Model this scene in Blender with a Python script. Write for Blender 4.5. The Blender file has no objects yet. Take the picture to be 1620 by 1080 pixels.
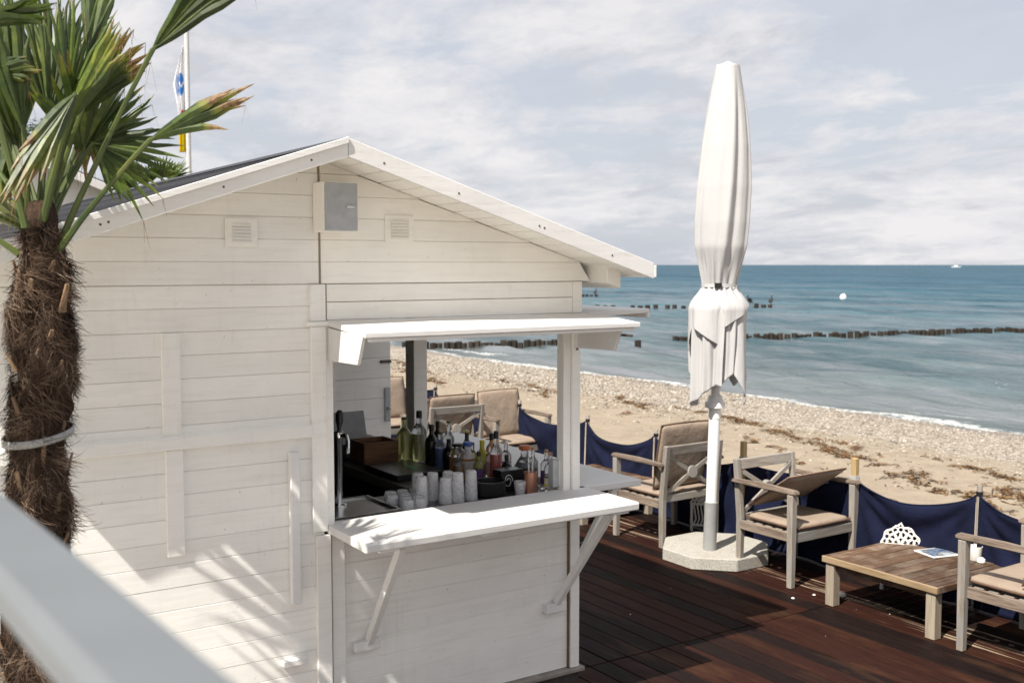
import bpy, bmesh, math, random
import numpy as np
from mathutils import Vector, Matrix, noise as mnoise

random.seed(7)
RNG = np.random.default_rng(7)
R = math.radians
scene = bpy.context.scene
COL = scene.collection

# ------------------------------------------------------------------ camera
cam_d = bpy.data.cameras.new('camera')
cam = bpy.data.objects.new('camera', cam_d)
COL.objects.link(cam)
YAW, PITCH = R(56.7), math.atan(121 / 1700)
cam.location = (0, 0, 2.3)
cam.rotation_euler = (math.pi / 2 - PITCH, 0, YAW - math.pi / 2)
cam_d.sensor_width = 36
cam_d.lens = 36 * 1700 / 1620
cam_d.clip_start, cam_d.clip_end = 0.05, 60000
cam_d.dof.use_dof = True
cam_d.dof.focus_distance = 5.0
cam_d.dof.aperture_fstop = 4.5
scene.camera = cam

# ------------------------------------------------------------------ light and sky
SUN_EL, SUN_AZ = R(51.5), R(19.5)               # light travels towards azimuth 19.5 deg from +X
LIGHT = Vector((math.cos(SUN_EL) * math.cos(SUN_AZ), math.cos(SUN_EL) * math.sin(SUN_AZ), -math.sin(SUN_EL)))
sun_d = bpy.data.lights.new('sun', 'SUN')
sun_d.energy = 4.0
sun_d.angle = R(0.53)
sun_d.color = (1.0, 0.945, 0.86)
sun = bpy.data.objects.new('sun', sun_d)
sun.rotation_euler = LIGHT.to_track_quat('-Z', 'Y').to_euler()
COL.objects.link(sun)

world = bpy.data.worlds.new('World')
scene.world = world
world.use_nodes = True
wt = world.node_tree
for n in list(wt.nodes):
    wt.nodes.remove(n)


def wn(kind, **kw):
    n = wt.nodes.new(kind)
    for k, v in kw.items():
        setattr(n, k, v)
    return n


def wmath(op, a, b=None, clamp=False):
    n = wn('ShaderNodeMath', operation=op, use_clamp=clamp)
    for i, v in enumerate((a, b)):
        if v is None:
            continue
        if isinstance(v, (int, float)):
            n.inputs[i].default_value = v
        else:
            wt.links.new(v, n.inputs[i])
    return n.outputs[0]


sky = wn('ShaderNodeTexSky', sky_type='NISHITA')
sky.sun_disc = False
sky.sun_elevation = SUN_EL
sky.sun_rotation = math.atan2(-LIGHT.x, -LIGHT.y)
sky.air_density = 1.0
sky.dust_density = 2.2
sky.ozone_density = 1.0
tc = wn('ShaderNodeTexCoord')
sep = wn('ShaderNodeSeparateXYZ')
wt.links.new(tc.outputs['Generated'], sep.inputs[0])
zz = wmath('ADD', wmath('MAXIMUM', sep.outputs[2], 0.0), 0.17)
cx, cy = wmath('DIVIDE', sep.outputs[0], zz), wmath('DIVIDE', sep.outputs[1], zz)
comb = wn('ShaderNodeCombineXYZ')
wt.links.new(cx, comb.inputs[0])
wt.links.new(cy, comb.inputs[1])
comb.inputs[2].default_value = 3.7


def wnoise(scale, detail, rough, dist=0.0, off=0.0):
    mp = wn('ShaderNodeMapping')
    mp.inputs['Location'].default_value = (off, off * .7, 0)
    mp.inputs['Rotation'].default_value = (0, 0, R(-30))
    mp.inputs['Scale'].default_value = (1.0, 0.75, 1)
    wt.links.new(comb.outputs[0], mp.inputs[0])
    n = wn('ShaderNodeTexNoise')
    n.inputs['Scale'].default_value = scale
    n.inputs['Detail'].default_value = detail
    n.inputs['Roughness'].default_value = rough
    n.inputs['Distortion'].default_value = dist
    wt.links.new(mp.outputs[0], n.inputs['Vector'])
    return n.outputs[0]


def wramp(v, stops):
    r = wn('ShaderNodeValToRGB')
    els = r.color_ramp.elements
    while len(els) < len(stops):
        els.new(0.5)
    for e, (p, c) in zip(els, stops):
        e.position = p
        e.color = (c, c, c, 1) if isinstance(c, (int, float)) else (*c, 1)
    wt.links.new(v, r.inputs[0])
    return r.outputs[0]


big = wnoise(0.95, 9, 0.62, 0.25, 26.2)
fine = wnoise(3.1, 9, 0.66, 0.35, 5.1)
mixn = wmath('ADD', wmath('MULTIPLY', big, 0.60), wmath('MULTIPLY', fine, 0.40))
cover = wramp(mixn, [(0.43, 0.12), (0.49, 0.65), (0.535, 1.0)])
shade = wramp(wnoise(1.9, 9, 0.66, 0.3, 9.4), [(0.38, (5.4, 5.5, 5.9)), (0.47, (6.7, 6.65, 6.9)), (0.60, (7.5, 7.35, 7.4))])
mixc = wn('ShaderNodeMix', data_type='RGBA')
wt.links.new(cover, mixc.inputs[0])
# thin high haze over the blue: the gaps between the clouds are pale, not deep blue
veil = wn('ShaderNodeMix', data_type='RGBA')
veil.inputs[0].default_value = 0.82
wt.links.new(sky.outputs[0], veil.inputs[6])
veil.inputs[7].default_value = (5.55, 5.85, 6.5, 1)
wt.links.new(veil.outputs[2], mixc.inputs[6])
wt.links.new(shade, mixc.inputs[7])
bg = wn('ShaderNodeBackground')
bg.inputs[1].default_value = 0.0585
wt.links.new(mixc.outputs[2], bg.inputs[0])
wo = wn('ShaderNodeOutputWorld')
wt.links.new(bg.outputs[0], wo.inputs[0])

scene.view_settings.view_transform = 'Standard'
scene.view_settings.look = 'None'
scene.view_settings.exposure = 1.0
scene.view_settings.gamma = 1.0
scene.view_settings.use_curve_mapping = False
scene.render.film_transparent = False
scene.cycles.max_bounces = 10
scene.cycles.sample_clamp_indirect = 6.0


# ------------------------------------------------------------------ helpers: objects
def empty(name, loc=(0, 0, 0), rz=0.0):
    o = bpy.data.objects.new(name, None)
    o.empty_display_size = 0.1
    o.location = loc
    o.rotation_euler = (0, 0, rz)
    COL.objects.link(o)
    return o


def tag(o, label=None, cat=None, group=None, kind=None):
    if label:
        o['label'] = label
    if cat:
        o['category'] = cat
    if group:
        o['group'] = group
    if kind:
        o['kind'] = kind
    return o


def link(name, me, parent=None, loc=(0, 0, 0), rot=None):
    o = bpy.data.objects.new(name, me)
    COL.objects.link(o)
    if parent:
        o.parent = parent
    o.location = loc
    if rot:
        o.rotation_euler = rot
    return o


def copy_tree(o, parent=None):
    c = o.copy()
    COL.objects.link(c)
    if parent:
        c.parent = parent
        c.matrix_parent_inverse = o.matrix_parent_inverse.copy()
    for ch in list(o.children):
        copy_tree(ch, c)
    return c


class MB:
    """collects shapes into one mesh"""

    def __init__(self):
        self.v, self.f, self.mi = [], [], []
        self.attr = None

    def add(self, vs, fs, m=0):
        b = len(self.v)
        self.v += [tuple(p) for p in vs]
        self.f += [tuple(i + b for i in f) for f in fs]
        self.mi += [m] * len(fs)
        return b

    def box(self, x0, x1, y0, y1, z0, z1, m=0):
        self.add([(x0, y0, z0), (x1, y0, z0), (x1, y1, z0), (x0, y1, z0), (x0, y0, z1), (x1, y0, z1), (x1, y1, z1), (x0, y1, z1)],
                 [(0, 3, 2, 1), (4, 5, 6, 7), (0, 1, 5, 4), (1, 2, 6, 5), (2, 3, 7, 6), (3, 0, 4, 7)], m)

    def prism(self, poly, axis, a0, a1, m=0):
        """poly: 2D outline in the plane of the two other axes (in axis order), pushed from a0 to a1"""
        n = len(poly)

        def P(p, t):
            if axis == 0:
                return (t, p[0], p[1])
            if axis == 1:
                return (p[0], t, p[1])
            return (p[0], p[1], t)
        vs = [P(p, a0) for p in poly] + [P(p, a1) for p in poly]
        fs = [tuple(range(n - 1, -1, -1)), tuple(range(n, 2 * n))]
        fs += [(i, (i + 1) % n, (i + 1) % n + n, i + n) for i in range(n)]
        self.add(vs, fs, m)

    def beam(self, p, q, w, h, up=(0, 0, 1), m=0, w1=None, h1=None):
        """rectangular bar from p to q; w across, h along up"""
        p, q = Vector(p), Vector(q)
        d = (q - p).normalized()
        s = d.cross(Vector(up))
        if s.length < 1e-5:
            s = d.cross(Vector((0, 1, 0)))
        s.normalize()
        u = s.cross(d).normalized()
        w1 = w if w1 is None else w1
        h1 = h if h1 is None else h1
        vs = []
        for c, ww, hh in ((p, w, h), (q, w1, h1)):
            for a, b in ((-1, -1), (1, -1), (1, 1), (-1, 1)):
                vs.append(c + s * (a * ww / 2) + u * (b * hh / 2))
        self.add(vs, [(3, 2, 1, 0), (4, 5, 6, 7), (0, 1, 5, 4), (1, 2, 6, 5), (2, 3, 7, 6), (3, 0, 4, 7)], m)

    def tube(self, pts, rad, n=8, m=0, cap=True):
        pts = [Vector(p) for p in pts]
        rads = rad if isinstance(rad, (list, tuple)) else [rad] * len(pts)
        vs, fs = [], []
        ref = None
        for i, p in enumerate(pts):
            d = (pts[min(i + 1, len(pts) - 1)] - pts[max(i - 1, 0)]).normalized()
            if ref is None:
                ref = d.orthogonal().normalized()
            s = (ref - d * ref.dot(d)).normalized()
            ref = s
            t = d.cross(s)
            for k in range(n):
                a = 2 * math.pi * k / n
                vs.append(p + (s * math.cos(a) + t * math.sin(a)) * rads[i])
        for i in range(len(pts) - 1):
            for k in range(n):
                fs.append((i * n + k, i * n + (k + 1) % n, (i + 1) * n + (k + 1) % n, (i + 1) * n + k))
        if cap:
            fs.append(tuple(range(n - 1, -1, -1)))
            fs.append(tuple(range((len(pts) - 1) * n, len(pts) * n)))
        self.add(vs, fs, m)

    def lathe(self, prof, n=16, m=0, c=(0, 0, 0)):
        """prof: list of (r, z) from bottom to top"""
        vs, fs = [], []
        for r, z in prof:
            for k in range(n):
                a = 2 * math.pi * k / n
                vs.append((c[0] + r * math.cos(a), c[1] + r * math.sin(a), c[2] + z))
        for i in range(len(prof) - 1):
            for k in range(n):
                fs.append((i * n + k, i * n + (k + 1) % n, (i + 1) * n + (k + 1) % n, (i + 1) * n + k))
        fs.append(tuple(range(n - 1, -1, -1)))
        fs.append(tuple(range((len(prof) - 1) * n, len(prof) * n)))
        self.add(vs, fs, m)

    def mesh(self, name, mats, bevel=0.0, smooth=False, seg=1):
        me = bpy.data.meshes.new(name)
        me.from_pydata(self.v, [], self.f)
        mats = mats if isinstance(mats, (list, tuple)) else [mats]
        for mt in mats:
            me.materials.append(mt)
        if len(mats) > 1:
            me.polygons.foreach_set('material_index', self.mi)
        bm = bmesh.new()
        bm.from_mesh(me)
        bmesh.ops.recalc_face_normals(bm, faces=bm.faces)
        if bevel > 0:
            es = [e for e in bm.edges if len(e.link_faces) == 2 and e.calc_face_angle(0) > 0.5]
            bmesh.ops.bevel(bm, geom=es, offset=bevel, segments=seg, affect='EDGES', clamp_overlap=True)
        if smooth:
            for e in bm.edges:
                if len(e.link_faces) == 2 and e.calc_face_angle(0) > 0.75:
                    e.smooth = False
        bm.to_mesh(me)
        bm.free()
        if smooth:
            me.polygons.foreach_set('use_smooth', [True] * len(me.polygons))
        me.update()
        return me

    def build(self, name, mats, parent=None, bevel=0.0, smooth=False, loc=(0, 0, 0), rot=None, seg=1):
        return link(name, self.mesh(name, mats, bevel, smooth, seg), parent, loc, rot)


def fast_mesh(name, verts, faces, mat, smooth=False):
    """verts (n,3), faces (m,k) numpy"""
    me = bpy.data.meshes.new(name)
    m, k = faces.shape
    me.vertices.add(len(verts))
    me.vertices.foreach_set('co', verts.astype(np.float32).ravel())
    me.loops.add(m * k)
    me.loops.foreach_set('vertex_index', faces.astype(np.int32).ravel())
    me.polygons.add(m)
    me.polygons.foreach_set('loop_start', np.arange(0, m * k, k, dtype=np.int32))
    me.polygons.foreach_set('loop_total', np.full(m, k, dtype=np.int32))
    if smooth:
        me.polygons.foreach_set('use_smooth', np.ones(m, dtype=bool))
    me.update(calc_edges=True)
    me.validate()
    me.materials.append(mat)
    return me


def grid_faces(nu, nv):
    i, j = np.meshgrid(np.arange(nu - 1), np.arange(nv - 1), indexing='ij')
    a = (i * nv + j).ravel()
    return np.stack([a, a + nv, a + nv + 1, a + 1], 1)


# ------------------------------------------------------------------ helpers: materials
class NT:
    def __init__(self, name):
        self.m = bpy.data.materials.new(name)
        self.m.use_nodes = True
        self.t = self.m.node_tree
        self.b = self.t.nodes['Principled BSDF']
        self.co = self.t.nodes.new('ShaderNodeTexCoord')
        self.oi = self.t.nodes.new('ShaderNodeObjectInfo')

    def n(self, kind, **kw):
        o = self.t.nodes.new(kind)
        for k, v in kw.items():
            setattr(o, k, v)
        return o

    def set(self, sock, v):
        if isinstance(v, (int, float)):
            sock.default_value = v
        elif isinstance(v, (tuple, list)):
            sock.default_value = (*v, 1) if len(v) == 3 and len(sock.default_value) == 4 else v
        else:
            self.t.links.new(v, sock)

    def math(self, op, a, b=0.0, clamp=False):
        o = self.n('ShaderNodeMath', operation=op, use_clamp=clamp)
        self.set(o.inputs[0], a)
        self.set(o.inputs[1], b)
        return o.outputs[0]

    def coords(self, scale=(1, 1, 1), rand=True, space='Object', rot=(0, 0, 0)):
        mp = self.n('ShaderNodeMapping')
        mp.inputs['Scale'].default_value = scale
        mp.inputs['Rotation'].default_value = rot
        src = self.co.outputs[space]
        if rand:
            ad = self.n('ShaderNodeVectorMath', operation='ADD')
            self.t.links.new(src, ad.inputs[0])
            mu = self.math('MULTIPLY', self.oi.outputs['Random'], 37.0)
            cb = self.n('ShaderNodeCombineXYZ')
            for i in range(3):
                self.t.links.new(mu, cb.inputs[i])
            self.t.links.new(cb.outputs[0], ad.inputs[1])
            src = ad.outputs[0]
        self.t.links.new(src, mp.inputs[0])
        return mp.outputs[0]

    def world(self, scale=(1, 1, 1)):
        g = self.n('ShaderNodeNewGeometry')
        mp = self.n('ShaderNodeMapping')
        mp.inputs['Scale'].default_value = scale
        self.t.links.new(g.outputs['Position'], mp.inputs[0])
        return mp.outputs[0]

    def noise(self, vec, scale, detail=4, rough=0.55, dist=0.0):
        o = self.n('ShaderNodeTexNoise')
        o.inputs['Scale'].default_value = scale
        o.inputs['Detail'].default_value = detail
        o.inputs['Roughness'].default_value = rough
        o.inputs['Distortion'].default_value = dist
        self.t.links.new(vec, o.inputs['Vector'])
        return o.outputs[0]

    def ramp(self, v, stops, interp='LINEAR'):
        o = self.n('ShaderNodeValToRGB')
        o.color_ramp.interpolation = interp
        els = o.color_ramp.elements
        while len(els) < len(stops):
            els.new(0.5)
        for e, (p, c) in zip(els, stops):
            e.position = p
            e.color = (c, c, c, 1) if isinstance(c, (int, float)) else (*c, 1)
        self.set(o.inputs[0], v)
        return o.outputs[0]

    def mix(self, f, a, b, mode='MIX'):
        o = self.n('ShaderNodeMix', data_type='RGBA', blend_type=mode)
        self.set(o.inputs[0], f)
        self.set(o.inputs[6], a)
        self.set(o.inputs[7], b)
        return o.outputs[2]

    def bump(self, h, strength, dist=0.01):
        o = self.n('ShaderNodeBump')
        o.inputs['Strength'].default_value = strength
        o.inputs['Distance'].default_value = dist
        self.t.links.new(h, o.inputs['Height'])
        self.t.links.new(o.outputs[0], self.b.inputs['Normal'])

    def out(self, color=None, rough=None, metal=None, spec=None):
        if color is not None:
            self.set(self.b.inputs['Base Color'], color)
        if rough is not None:
            self.set(self.b.inputs['Roughness'], rough)
        if metal is not None:
            self.b.inputs['Metallic'].default_value = metal
        if spec is not None:
            self.b.inputs['Specular IOR Level'].default_value = spec
        return self.m


def plain(name, col, rough=0.5, metal=0.0, var=0.12, scale=18.0, spec=0.4, bump=0.0):
    t = NT(name)
    nz = t.noise(t.coords(), scale, 4)
    lo = tuple(c * (1 - var) for c in col)
    hi = tuple(min(1, c * (1 + var)) for c in col)
    c = t.ramp(nz, [(0.3, lo), (0.7, hi)])
    if bump:
        t.bump(nz, bump, 0.004)
    return t.out(c, rough, metal, spec)


def wood(name, c1, c2, stretch=(1, 14, 14), rough=0.6, bump=0.25, per_obj=0.15, grey=None):
    """c1 dark grain, c2 light grain; stretch: small number along the grain"""
    t = NT(name)
    v = t.coords(stretch)
    g = t.noise(v, 2.2, 6, 0.62, 0.6)
    g2 = t.noise(v, 9.0, 4, 0.6, 0.2)
    s = t.math('ADD', t.math('MULTIPLY', g, 0.65), t.math('MULTIPLY', g2, 0.35))
    c = t.ramp(s, [(0.34, c1), (0.62, c2)])
    if grey:
        gm = t.ramp(t.noise(t.coords((1, 1, 1)), 5.0, 5, 0.6), [(0.45, 0.0), (0.62, 1.0)])
        c = t.mix(t.math('MULTIPLY', gm, 0.7), c, grey)
    vv = t.math('ADD', t.math('MULTIPLY', t.oi.outputs['Random'], 2 * per_obj), 1 - per_obj)
    cb = t.n('ShaderNodeCombineXYZ')
    for i in range(3):
        t.t.links.new(vv, cb.inputs[i])
    c = t.mix(1.0, c, cb.outputs[0], 'MULTIPLY')
    t.bump(s, bump, 0.004)
    return t.out(c, rough, 0, 0.35)


M = {}


def white_paint(name, col, dirt=0.5):
    t = NT(name)
    v = t.coords((1.2, 16, 16))
    g = t.noise(v, 3.0, 6, 0.6, 0.3)
    blotch = t.noise(t.world(), 2.6, 6, 0.62)
    blotch2 = t.noise(t.world((1, 1, .35)), 14.0, 5, 0.65)
    c = t.ramp(blotch, [(0.32, tuple(x * 0.93 for x in col)), (0.62, col)])
    worn = t.ramp(blotch2, [(0.62, 0.0), (0.78, 1.0)])
    c = t.mix(t.math('MULTIPLY', worn, 0.30 * dirt), c, (0.40, 0.34, 0.27))
    spots = t.ramp(t.noise(t.world(), 46.0, 2, 0.5), [(0.735, 0.0), (0.775, 1.0)])
    c = t.mix(t.math('MULTIPLY', spots, 0.55 * dirt), c, (0.24, 0.17, 0.11))
    runs = t.ramp(t.noise(t.world((9, 9, .5)), 2.6, 5, 0.65), [(0.56, 0.0), (0.74, 1.0)])
    c = t.mix(t.math('MULTIPLY', runs, 0.16 * dirt), c, (0.47, 0.42, 0.35))
    grain = t.ramp(g, [(0.36, 1.0), (0.5, 0.0)])
    c = t.mix(t.math('MULTIPLY', grain, 0.10), c, (0.52, 0.46, 0.38))
    vv = t.math('ADD', t.math('MULTIPLY', t.oi.outputs['Random'], 0.07), 0.95)
    cb = t.n('ShaderNodeCombineXYZ')
    for i in range(3):
        t.t.links.new(vv, cb.inputs[i])
    c = t.mix(1.0, c, cb.outputs[0], 'MULTIPLY')
    t.bump(t.math('ADD', g, t.math('MULTIPLY', blotch2, 0.8)), 0.32, 0.004)
    return t.out(c, 0.6, 0, 0.28)


M['white'] = white_paint('white_paint', (0.90, 0.88, 0.835), 0.6)
M['cream'] = white_paint('cream_paint', (0.90, 0.875, 0.81), 0.4)
M['white_clean'] = white_paint('clean_white_paint', (0.80, 0.785, 0.765), 0.45)
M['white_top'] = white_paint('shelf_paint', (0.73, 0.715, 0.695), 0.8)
M['backing'] = plain('joint_paint', (0.74, 0.69, 0.61), 0.8)
M['seam'] = plain('seam_wood', (0.34, 0.27, 0.20), 0.9)
M['jointdark'] = plain('joint_wood', (0.16, 0.11, 0.07), 0.9)


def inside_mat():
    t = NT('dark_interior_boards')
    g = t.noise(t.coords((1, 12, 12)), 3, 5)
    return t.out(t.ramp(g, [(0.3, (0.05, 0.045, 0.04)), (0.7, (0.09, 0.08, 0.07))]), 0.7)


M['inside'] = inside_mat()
M['steel'] = plain('brushed_steel', (0.48, 0.48, 0.47), 0.28, 1.0, 0.08, 30)
M['chrome'] = plain('chrome', (0.7, 0.7, 0.7), 0.12, 1.0, 0.03)
M['galv'] = plain('grey_metal', (0.40, 0.41, 0.42), 0.6, 0.0, 0.1, 22)
M['hinge'] = plain('hinge_metal', (0.10, 0.085, 0.08), 0.55, 0.5)
M['black'] = plain('black_plastic', (0.012, 0.012, 0.013), 0.35)
M['counter'] = plain('dark_counter', (0.045, 0.043, 0.042), 0.3, 0.0, 0.3, 8)
M['screw'] = plain('rusty_screw', (0.10, 0.065, 0.045), 0.7)


def shingle_mat():
    t = NT('dark_shingles')
    nz = t.noise(t.world(), 60, 3, 0.7)
    b = t.noise(t.world((1, .2, 1)), 6, 4)
    c = t.mix(t.math('MULTIPLY', b, 0.8), t.ramp(nz, [(0.3, (0.020, 0.021, 0.027)), (0.7, (0.055, 0.057, 0.068))]), (0.034, 0.036, 0.043))
    vv = t.math('ADD', t.math('MULTIPLY', t.oi.outputs['Random'], 0.9), 0.45)
    cb = t.n('ShaderNodeCombineXYZ')
    for i in range(3):
        t.t.links.new(vv, cb.inputs[i])
    c = t.mix(1.0, c, cb.outputs[0], 'MULTIPLY')
    t.bump(nz, 0.5, 0.004)
    return t.out(c, 0.75, 0, 0.3)


M['shingle'] = shingle_mat()


def deck_mat():
    t = NT('hardwood_decking')
    v = t.coords((16, 1.0, 16))
    g = t.noise(v, 2.0, 6, 0.65, 0.5)
    g2 = t.noise(v, 8.0, 4, 0.6)
    s = t.math('ADD', t.math('MULTIPLY', g, 0.6), t.math('MULTIPLY', g2, 0.4))
    red = t.ramp(s, [(0.32, (0.013, 0.0055, 0.0042)), (0.66, (0.042, 0.0155, 0.0105))])
    dark = t.ramp(s, [(0.32, (0.006, 0.004, 0.004)), (0.66, (0.015, 0.0095, 0.0085))])
    pick = t.ramp(t.oi.outputs['Random'], [(0.0, 0.0), (0.34, 0.1), (0.5, 0.75), (1.0, 1.0)])
    c = t.mix(pick, dark, red)
    # ginger worn patches
    wv = t.noise(t.world((3.0, .6, 1)), 1.6, 5, 0.6)
    c = t.mix(t.math('MULTIPLY', t.ramp(wv, [(0.54, 0.0), (0.70, 1.0)]), 0.5), c, (0.085, 0.040, 0.020))
    # long pale sand-coloured streaks along the boards by the furniture
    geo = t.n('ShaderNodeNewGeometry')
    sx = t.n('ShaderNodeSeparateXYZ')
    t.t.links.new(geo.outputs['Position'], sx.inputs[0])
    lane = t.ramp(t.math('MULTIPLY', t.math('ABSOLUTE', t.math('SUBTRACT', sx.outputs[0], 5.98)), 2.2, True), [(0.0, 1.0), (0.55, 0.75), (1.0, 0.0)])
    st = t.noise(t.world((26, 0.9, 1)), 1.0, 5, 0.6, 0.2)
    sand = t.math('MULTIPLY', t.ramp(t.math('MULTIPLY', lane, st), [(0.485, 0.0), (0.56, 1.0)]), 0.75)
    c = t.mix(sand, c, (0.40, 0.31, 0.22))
    t.bump(s, 0.35, 0.003)
    rg = t.ramp(g, [(0.3, 0.50), (0.7, 0.70)])
    return t.out(c, rg, 0, 0.05)


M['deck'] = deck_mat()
M['deckbase'] = plain('deck_joists', (0.012, 0.009, 0.008), 0.9)
M['teak'] = wood('weathered_teak', (0.16, 0.135, 0.11), (0.33, 0.295, 0.255), (14, 14, 1.2), 0.7, 0.3, 0.12, (0.25, 0.24, 0.225))
M['teakx'] = wood('weathered_teak_along', (0.16, 0.135, 0.11), (0.33, 0.295, 0.255), (1.2, 14, 14), 0.7, 0.3, 0.12, (0.25, 0.24, 0.225))
M['teakarm'] = wood('brown_worn_teak', (0.075, 0.048, 0.035), (0.27, 0.215, 0.17), (14, 1.2, 14), 0.65, 0.3, 0.12)
M['table'] = wood('table_slats', (0.030, 0.016, 0.009), (0.135, 0.075, 0.043), (1.0, 26, 20), 0.62, 0.4, 0.38, (0.20, 0.15, 0.11))
M['tabledge'] = wood('table_edge', (0.17, 0.11, 0.055), (0.32, 0.235, 0.145), (16, 1.0, 16), 0.6, 0.25, 0.08)
M['tableleg'] = wood('table_legs', (0.22, 0.175, 0.13), (0.35, 0.30, 0.235), (16, 16, 1.0), 0.6, 0.25, 0.1)
M['postwood'] = wood('pale_post_wood', (0.30, 0.20, 0.09), (0.52, 0.38, 0.19), (14, 14, 1.0), 0.65, 0.2, 0.15)
M['crate'] = wood('brown_crate', (0.10, 0.045, 0.02), (0.22, 0.11, 0.05), (1, 10, 10), 0.6)


def cloth(name, col, weave=260, var=0.15, rough=0.9, wrinkle=0.55, big=5.0):
    t = NT(name)
    nz = t.noise(t.coords(), weave, 2, 0.5)
    b = t.noise(t.coords(), big, 5, 0.6)
    c = t.ramp(b, [(0.3, tuple(x * (1 - var) for x in col)), (0.7, tuple(min(1, x * (1 + var)) for x in col))])
    wr = t.noise(t.coords(), big * 2.6, 5, 0.6, 0.8)
    t.bump(t.math('ADD', t.math('MULTIPLY', nz, 0.12), wr), wrinkle, 0.016)
    m = t.out(c, rough, 0, 0.15)
    return m


M['navy'] = cloth('navy_canvas', (0.0062, 0.0085, 0.026), 300, 0.3)
M['beige'] = cloth('beige_cushion_cloth', (0.285, 0.222, 0.172), 260, 0.14)
M['beigedge'] = cloth('cushion_piping', (0.13, 0.08, 0.055), 260, 0.14)
M['canvaswhite'] = cloth('white_canvas', (0.455, 0.448, 0.445), 200, 0.03, 0.85, 0.08)
M['strap'] = cloth('strap_webbing', (0.36, 0.355, 0.345), 200, 0.1)
M['polewhite'] = plain('white_pole', (0.80, 0.79, 0.77), 0.35, 0, 0.04)
M['sleeve'] = plain('zinc_sleeve', (0.30, 0.30, 0.295), 0.4, 0.15, 0.1, 12)
M['rail'] = plain('shade_grey_rail', (0.138, 0.15, 0.16), 0.6, 0, 0.06, 6)  # darkened grey: the shade on the rail is put into its colour


def granite():
    t = NT('pale_granite')
    a = t.noise(t.coords(), 120, 2, 0.6)
    b = t.noise(t.coords(), 7, 5, 0.6)
    c = t.ramp(a, [(0.34, (0.24, 0.22, 0.19)), (0.47, (0.36, 0.34, 0.30)), (0.62, (0.48, 0.46, 0.41))])
    c = t.mix(t.math('MULTIPLY', t.ramp(b, [(0.5, 0.0), (0.72, 1.0)]), 0.4), c, (0.30, 0.26, 0.20))
    t.bump(a, 0.4, 0.004)
    return t.out(c, 0.8, 0, 0.3)


M['granite'] = granite()

# ------------------------------------------------------------------ ground, beach, sea
SEA = -1.2
YPAVE = 16.0


def beach_h(x, y):
    z = np.interp(x, [5, 6.6, 8, 10, 13, 15, 16.5, 18, 21, 24, 30, 45], [-.30, -.32, -.36, -.44, -.56, -.70, -.84, -.93, -1.2, -1.47, -1.9, -2.8])
    z = z + 0.022 * np.sin(x * 1.3 + y * .5) * np.sin(y * .9 - x * .4) + 0.014 * np.sin(x * 3.1 + 1.7 * y) * np.cos(2.3 * y - x)
    return z + 0.02 * np.sin(y * .35) * np.clip((x - 15) / 5, 0, 1)


def make_beach():
    t = NT('sand_and_shingle')
    geo = t.n('ShaderNodeNewGeometry')
    sx = t.n('ShaderNodeSeparateXYZ')
    t.t.links.new(geo.outputs['Position'], sx.inputs[0])
    w1 = t.noise(t.world(), 0.55, 5, 0.6)
    fine = t.noise(t.world(), 38, 4, 0.7)
    mid = t.noise(t.world(), 3.2, 5, 0.6)
    sand = t.ramp(t.math('ADD', t.math('MULTIPLY', fine, 0.5), t.math('MULTIPLY', mid, 0.5)), [(0.36, (0.222, 0.180, 0.132)), (0.62, (0.325, 0.268, 0.200))])
    vo = t.n('ShaderNodeTexVoronoi')
    vo.inputs['Scale'].default_value = 17
    t.t.links.new(t.world((1, .75, 1)), vo.inputs['Vector'])
    hs = t.n('ShaderNodeSeparateColor')
    t.t.links.new(vo.outputs['Color'], hs.inputs[0])
    peb = t.ramp(hs.outputs[0], [(0.0, (0.16, 0.135, 0.11)), (0.35, (0.27, 0.23, 0.19)), (0.75, (0.34, 0.30, 0.25)), (1.0, (0.46, 0.42, 0.37))])
    xn = t.math('ADD', sx.outputs[0], t.math('MULTIPLY', t.math('SUBTRACT', w1, 0.5), 3.4))
    pm = t.ramp(t.math('MULTIPLY', t.math('SUBTRACT', xn, 14.6), 0.35), [(0.0, 0.0), (0.9, 0.9)])
    dots = t.math('GREATER_THAN', t.math('ADD', t.math('MULTIPLY', fine, 0.6), pm), 0.62)
    c = t.mix(t.math('MULTIPLY', dots, 0.9), sand, peb)
    wet = t.ramp(t.math('MULTIPLY', t.math('SUBTRACT', xn, 19.4), 0.7), [(0.0, 0.0), (0.8, 1.0)])
    c = t.mix(t.math('MULTIPLY', wet, 0.7), c, (0.17, 0.135, 0.11))
    h = t.math('ADD', t.math('MULTIPLY', vo.outputs['Distance'], t.math('MULTIPLY', pm, -1.0)), t.math('MULTIPLY', mid, 0.5))
    t.bump(h, 0.7, 0.05)
    t.out(c, t.ramp(wet, [(0.0, 0.95), (1.0, 0.35)]), 0, 0.25)
    xs = np.concatenate([np.linspace(5.2, 22, 90), np.linspace(22.5, 60, 30)])
    ys = np.concatenate([-np.geomspace(400, 10, 20), np.linspace(-9, 50, 200), np.geomspace(51, 900, 40)])
    X, Y = np.meshgrid(xs, ys, indexing='ij')
    V = np.stack([X, Y, beach_h(X, Y)], -1).reshape(-1, 3)
    tag(link('beach', fast_mesh('beach', V, grid_faces(len(xs), len(ys)), t.m, True)), kind='structure',
        label='pale sand beach with shingle towards the water')
    # ground on the land side
    g = MB()
    g.add([(-4000, -4000, -.42), (5.25, -4000, -.42), (5.25, 4000, -.42), (-4000, 4000, -.42)], [(0, 1, 2, 3)])
    tag(g.build('ground', plain('sandy_ground', (0.30, 0.25, 0.18), 0.95, 0, 0.2, 2.0)), kind='structure')


make_beach()


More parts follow.
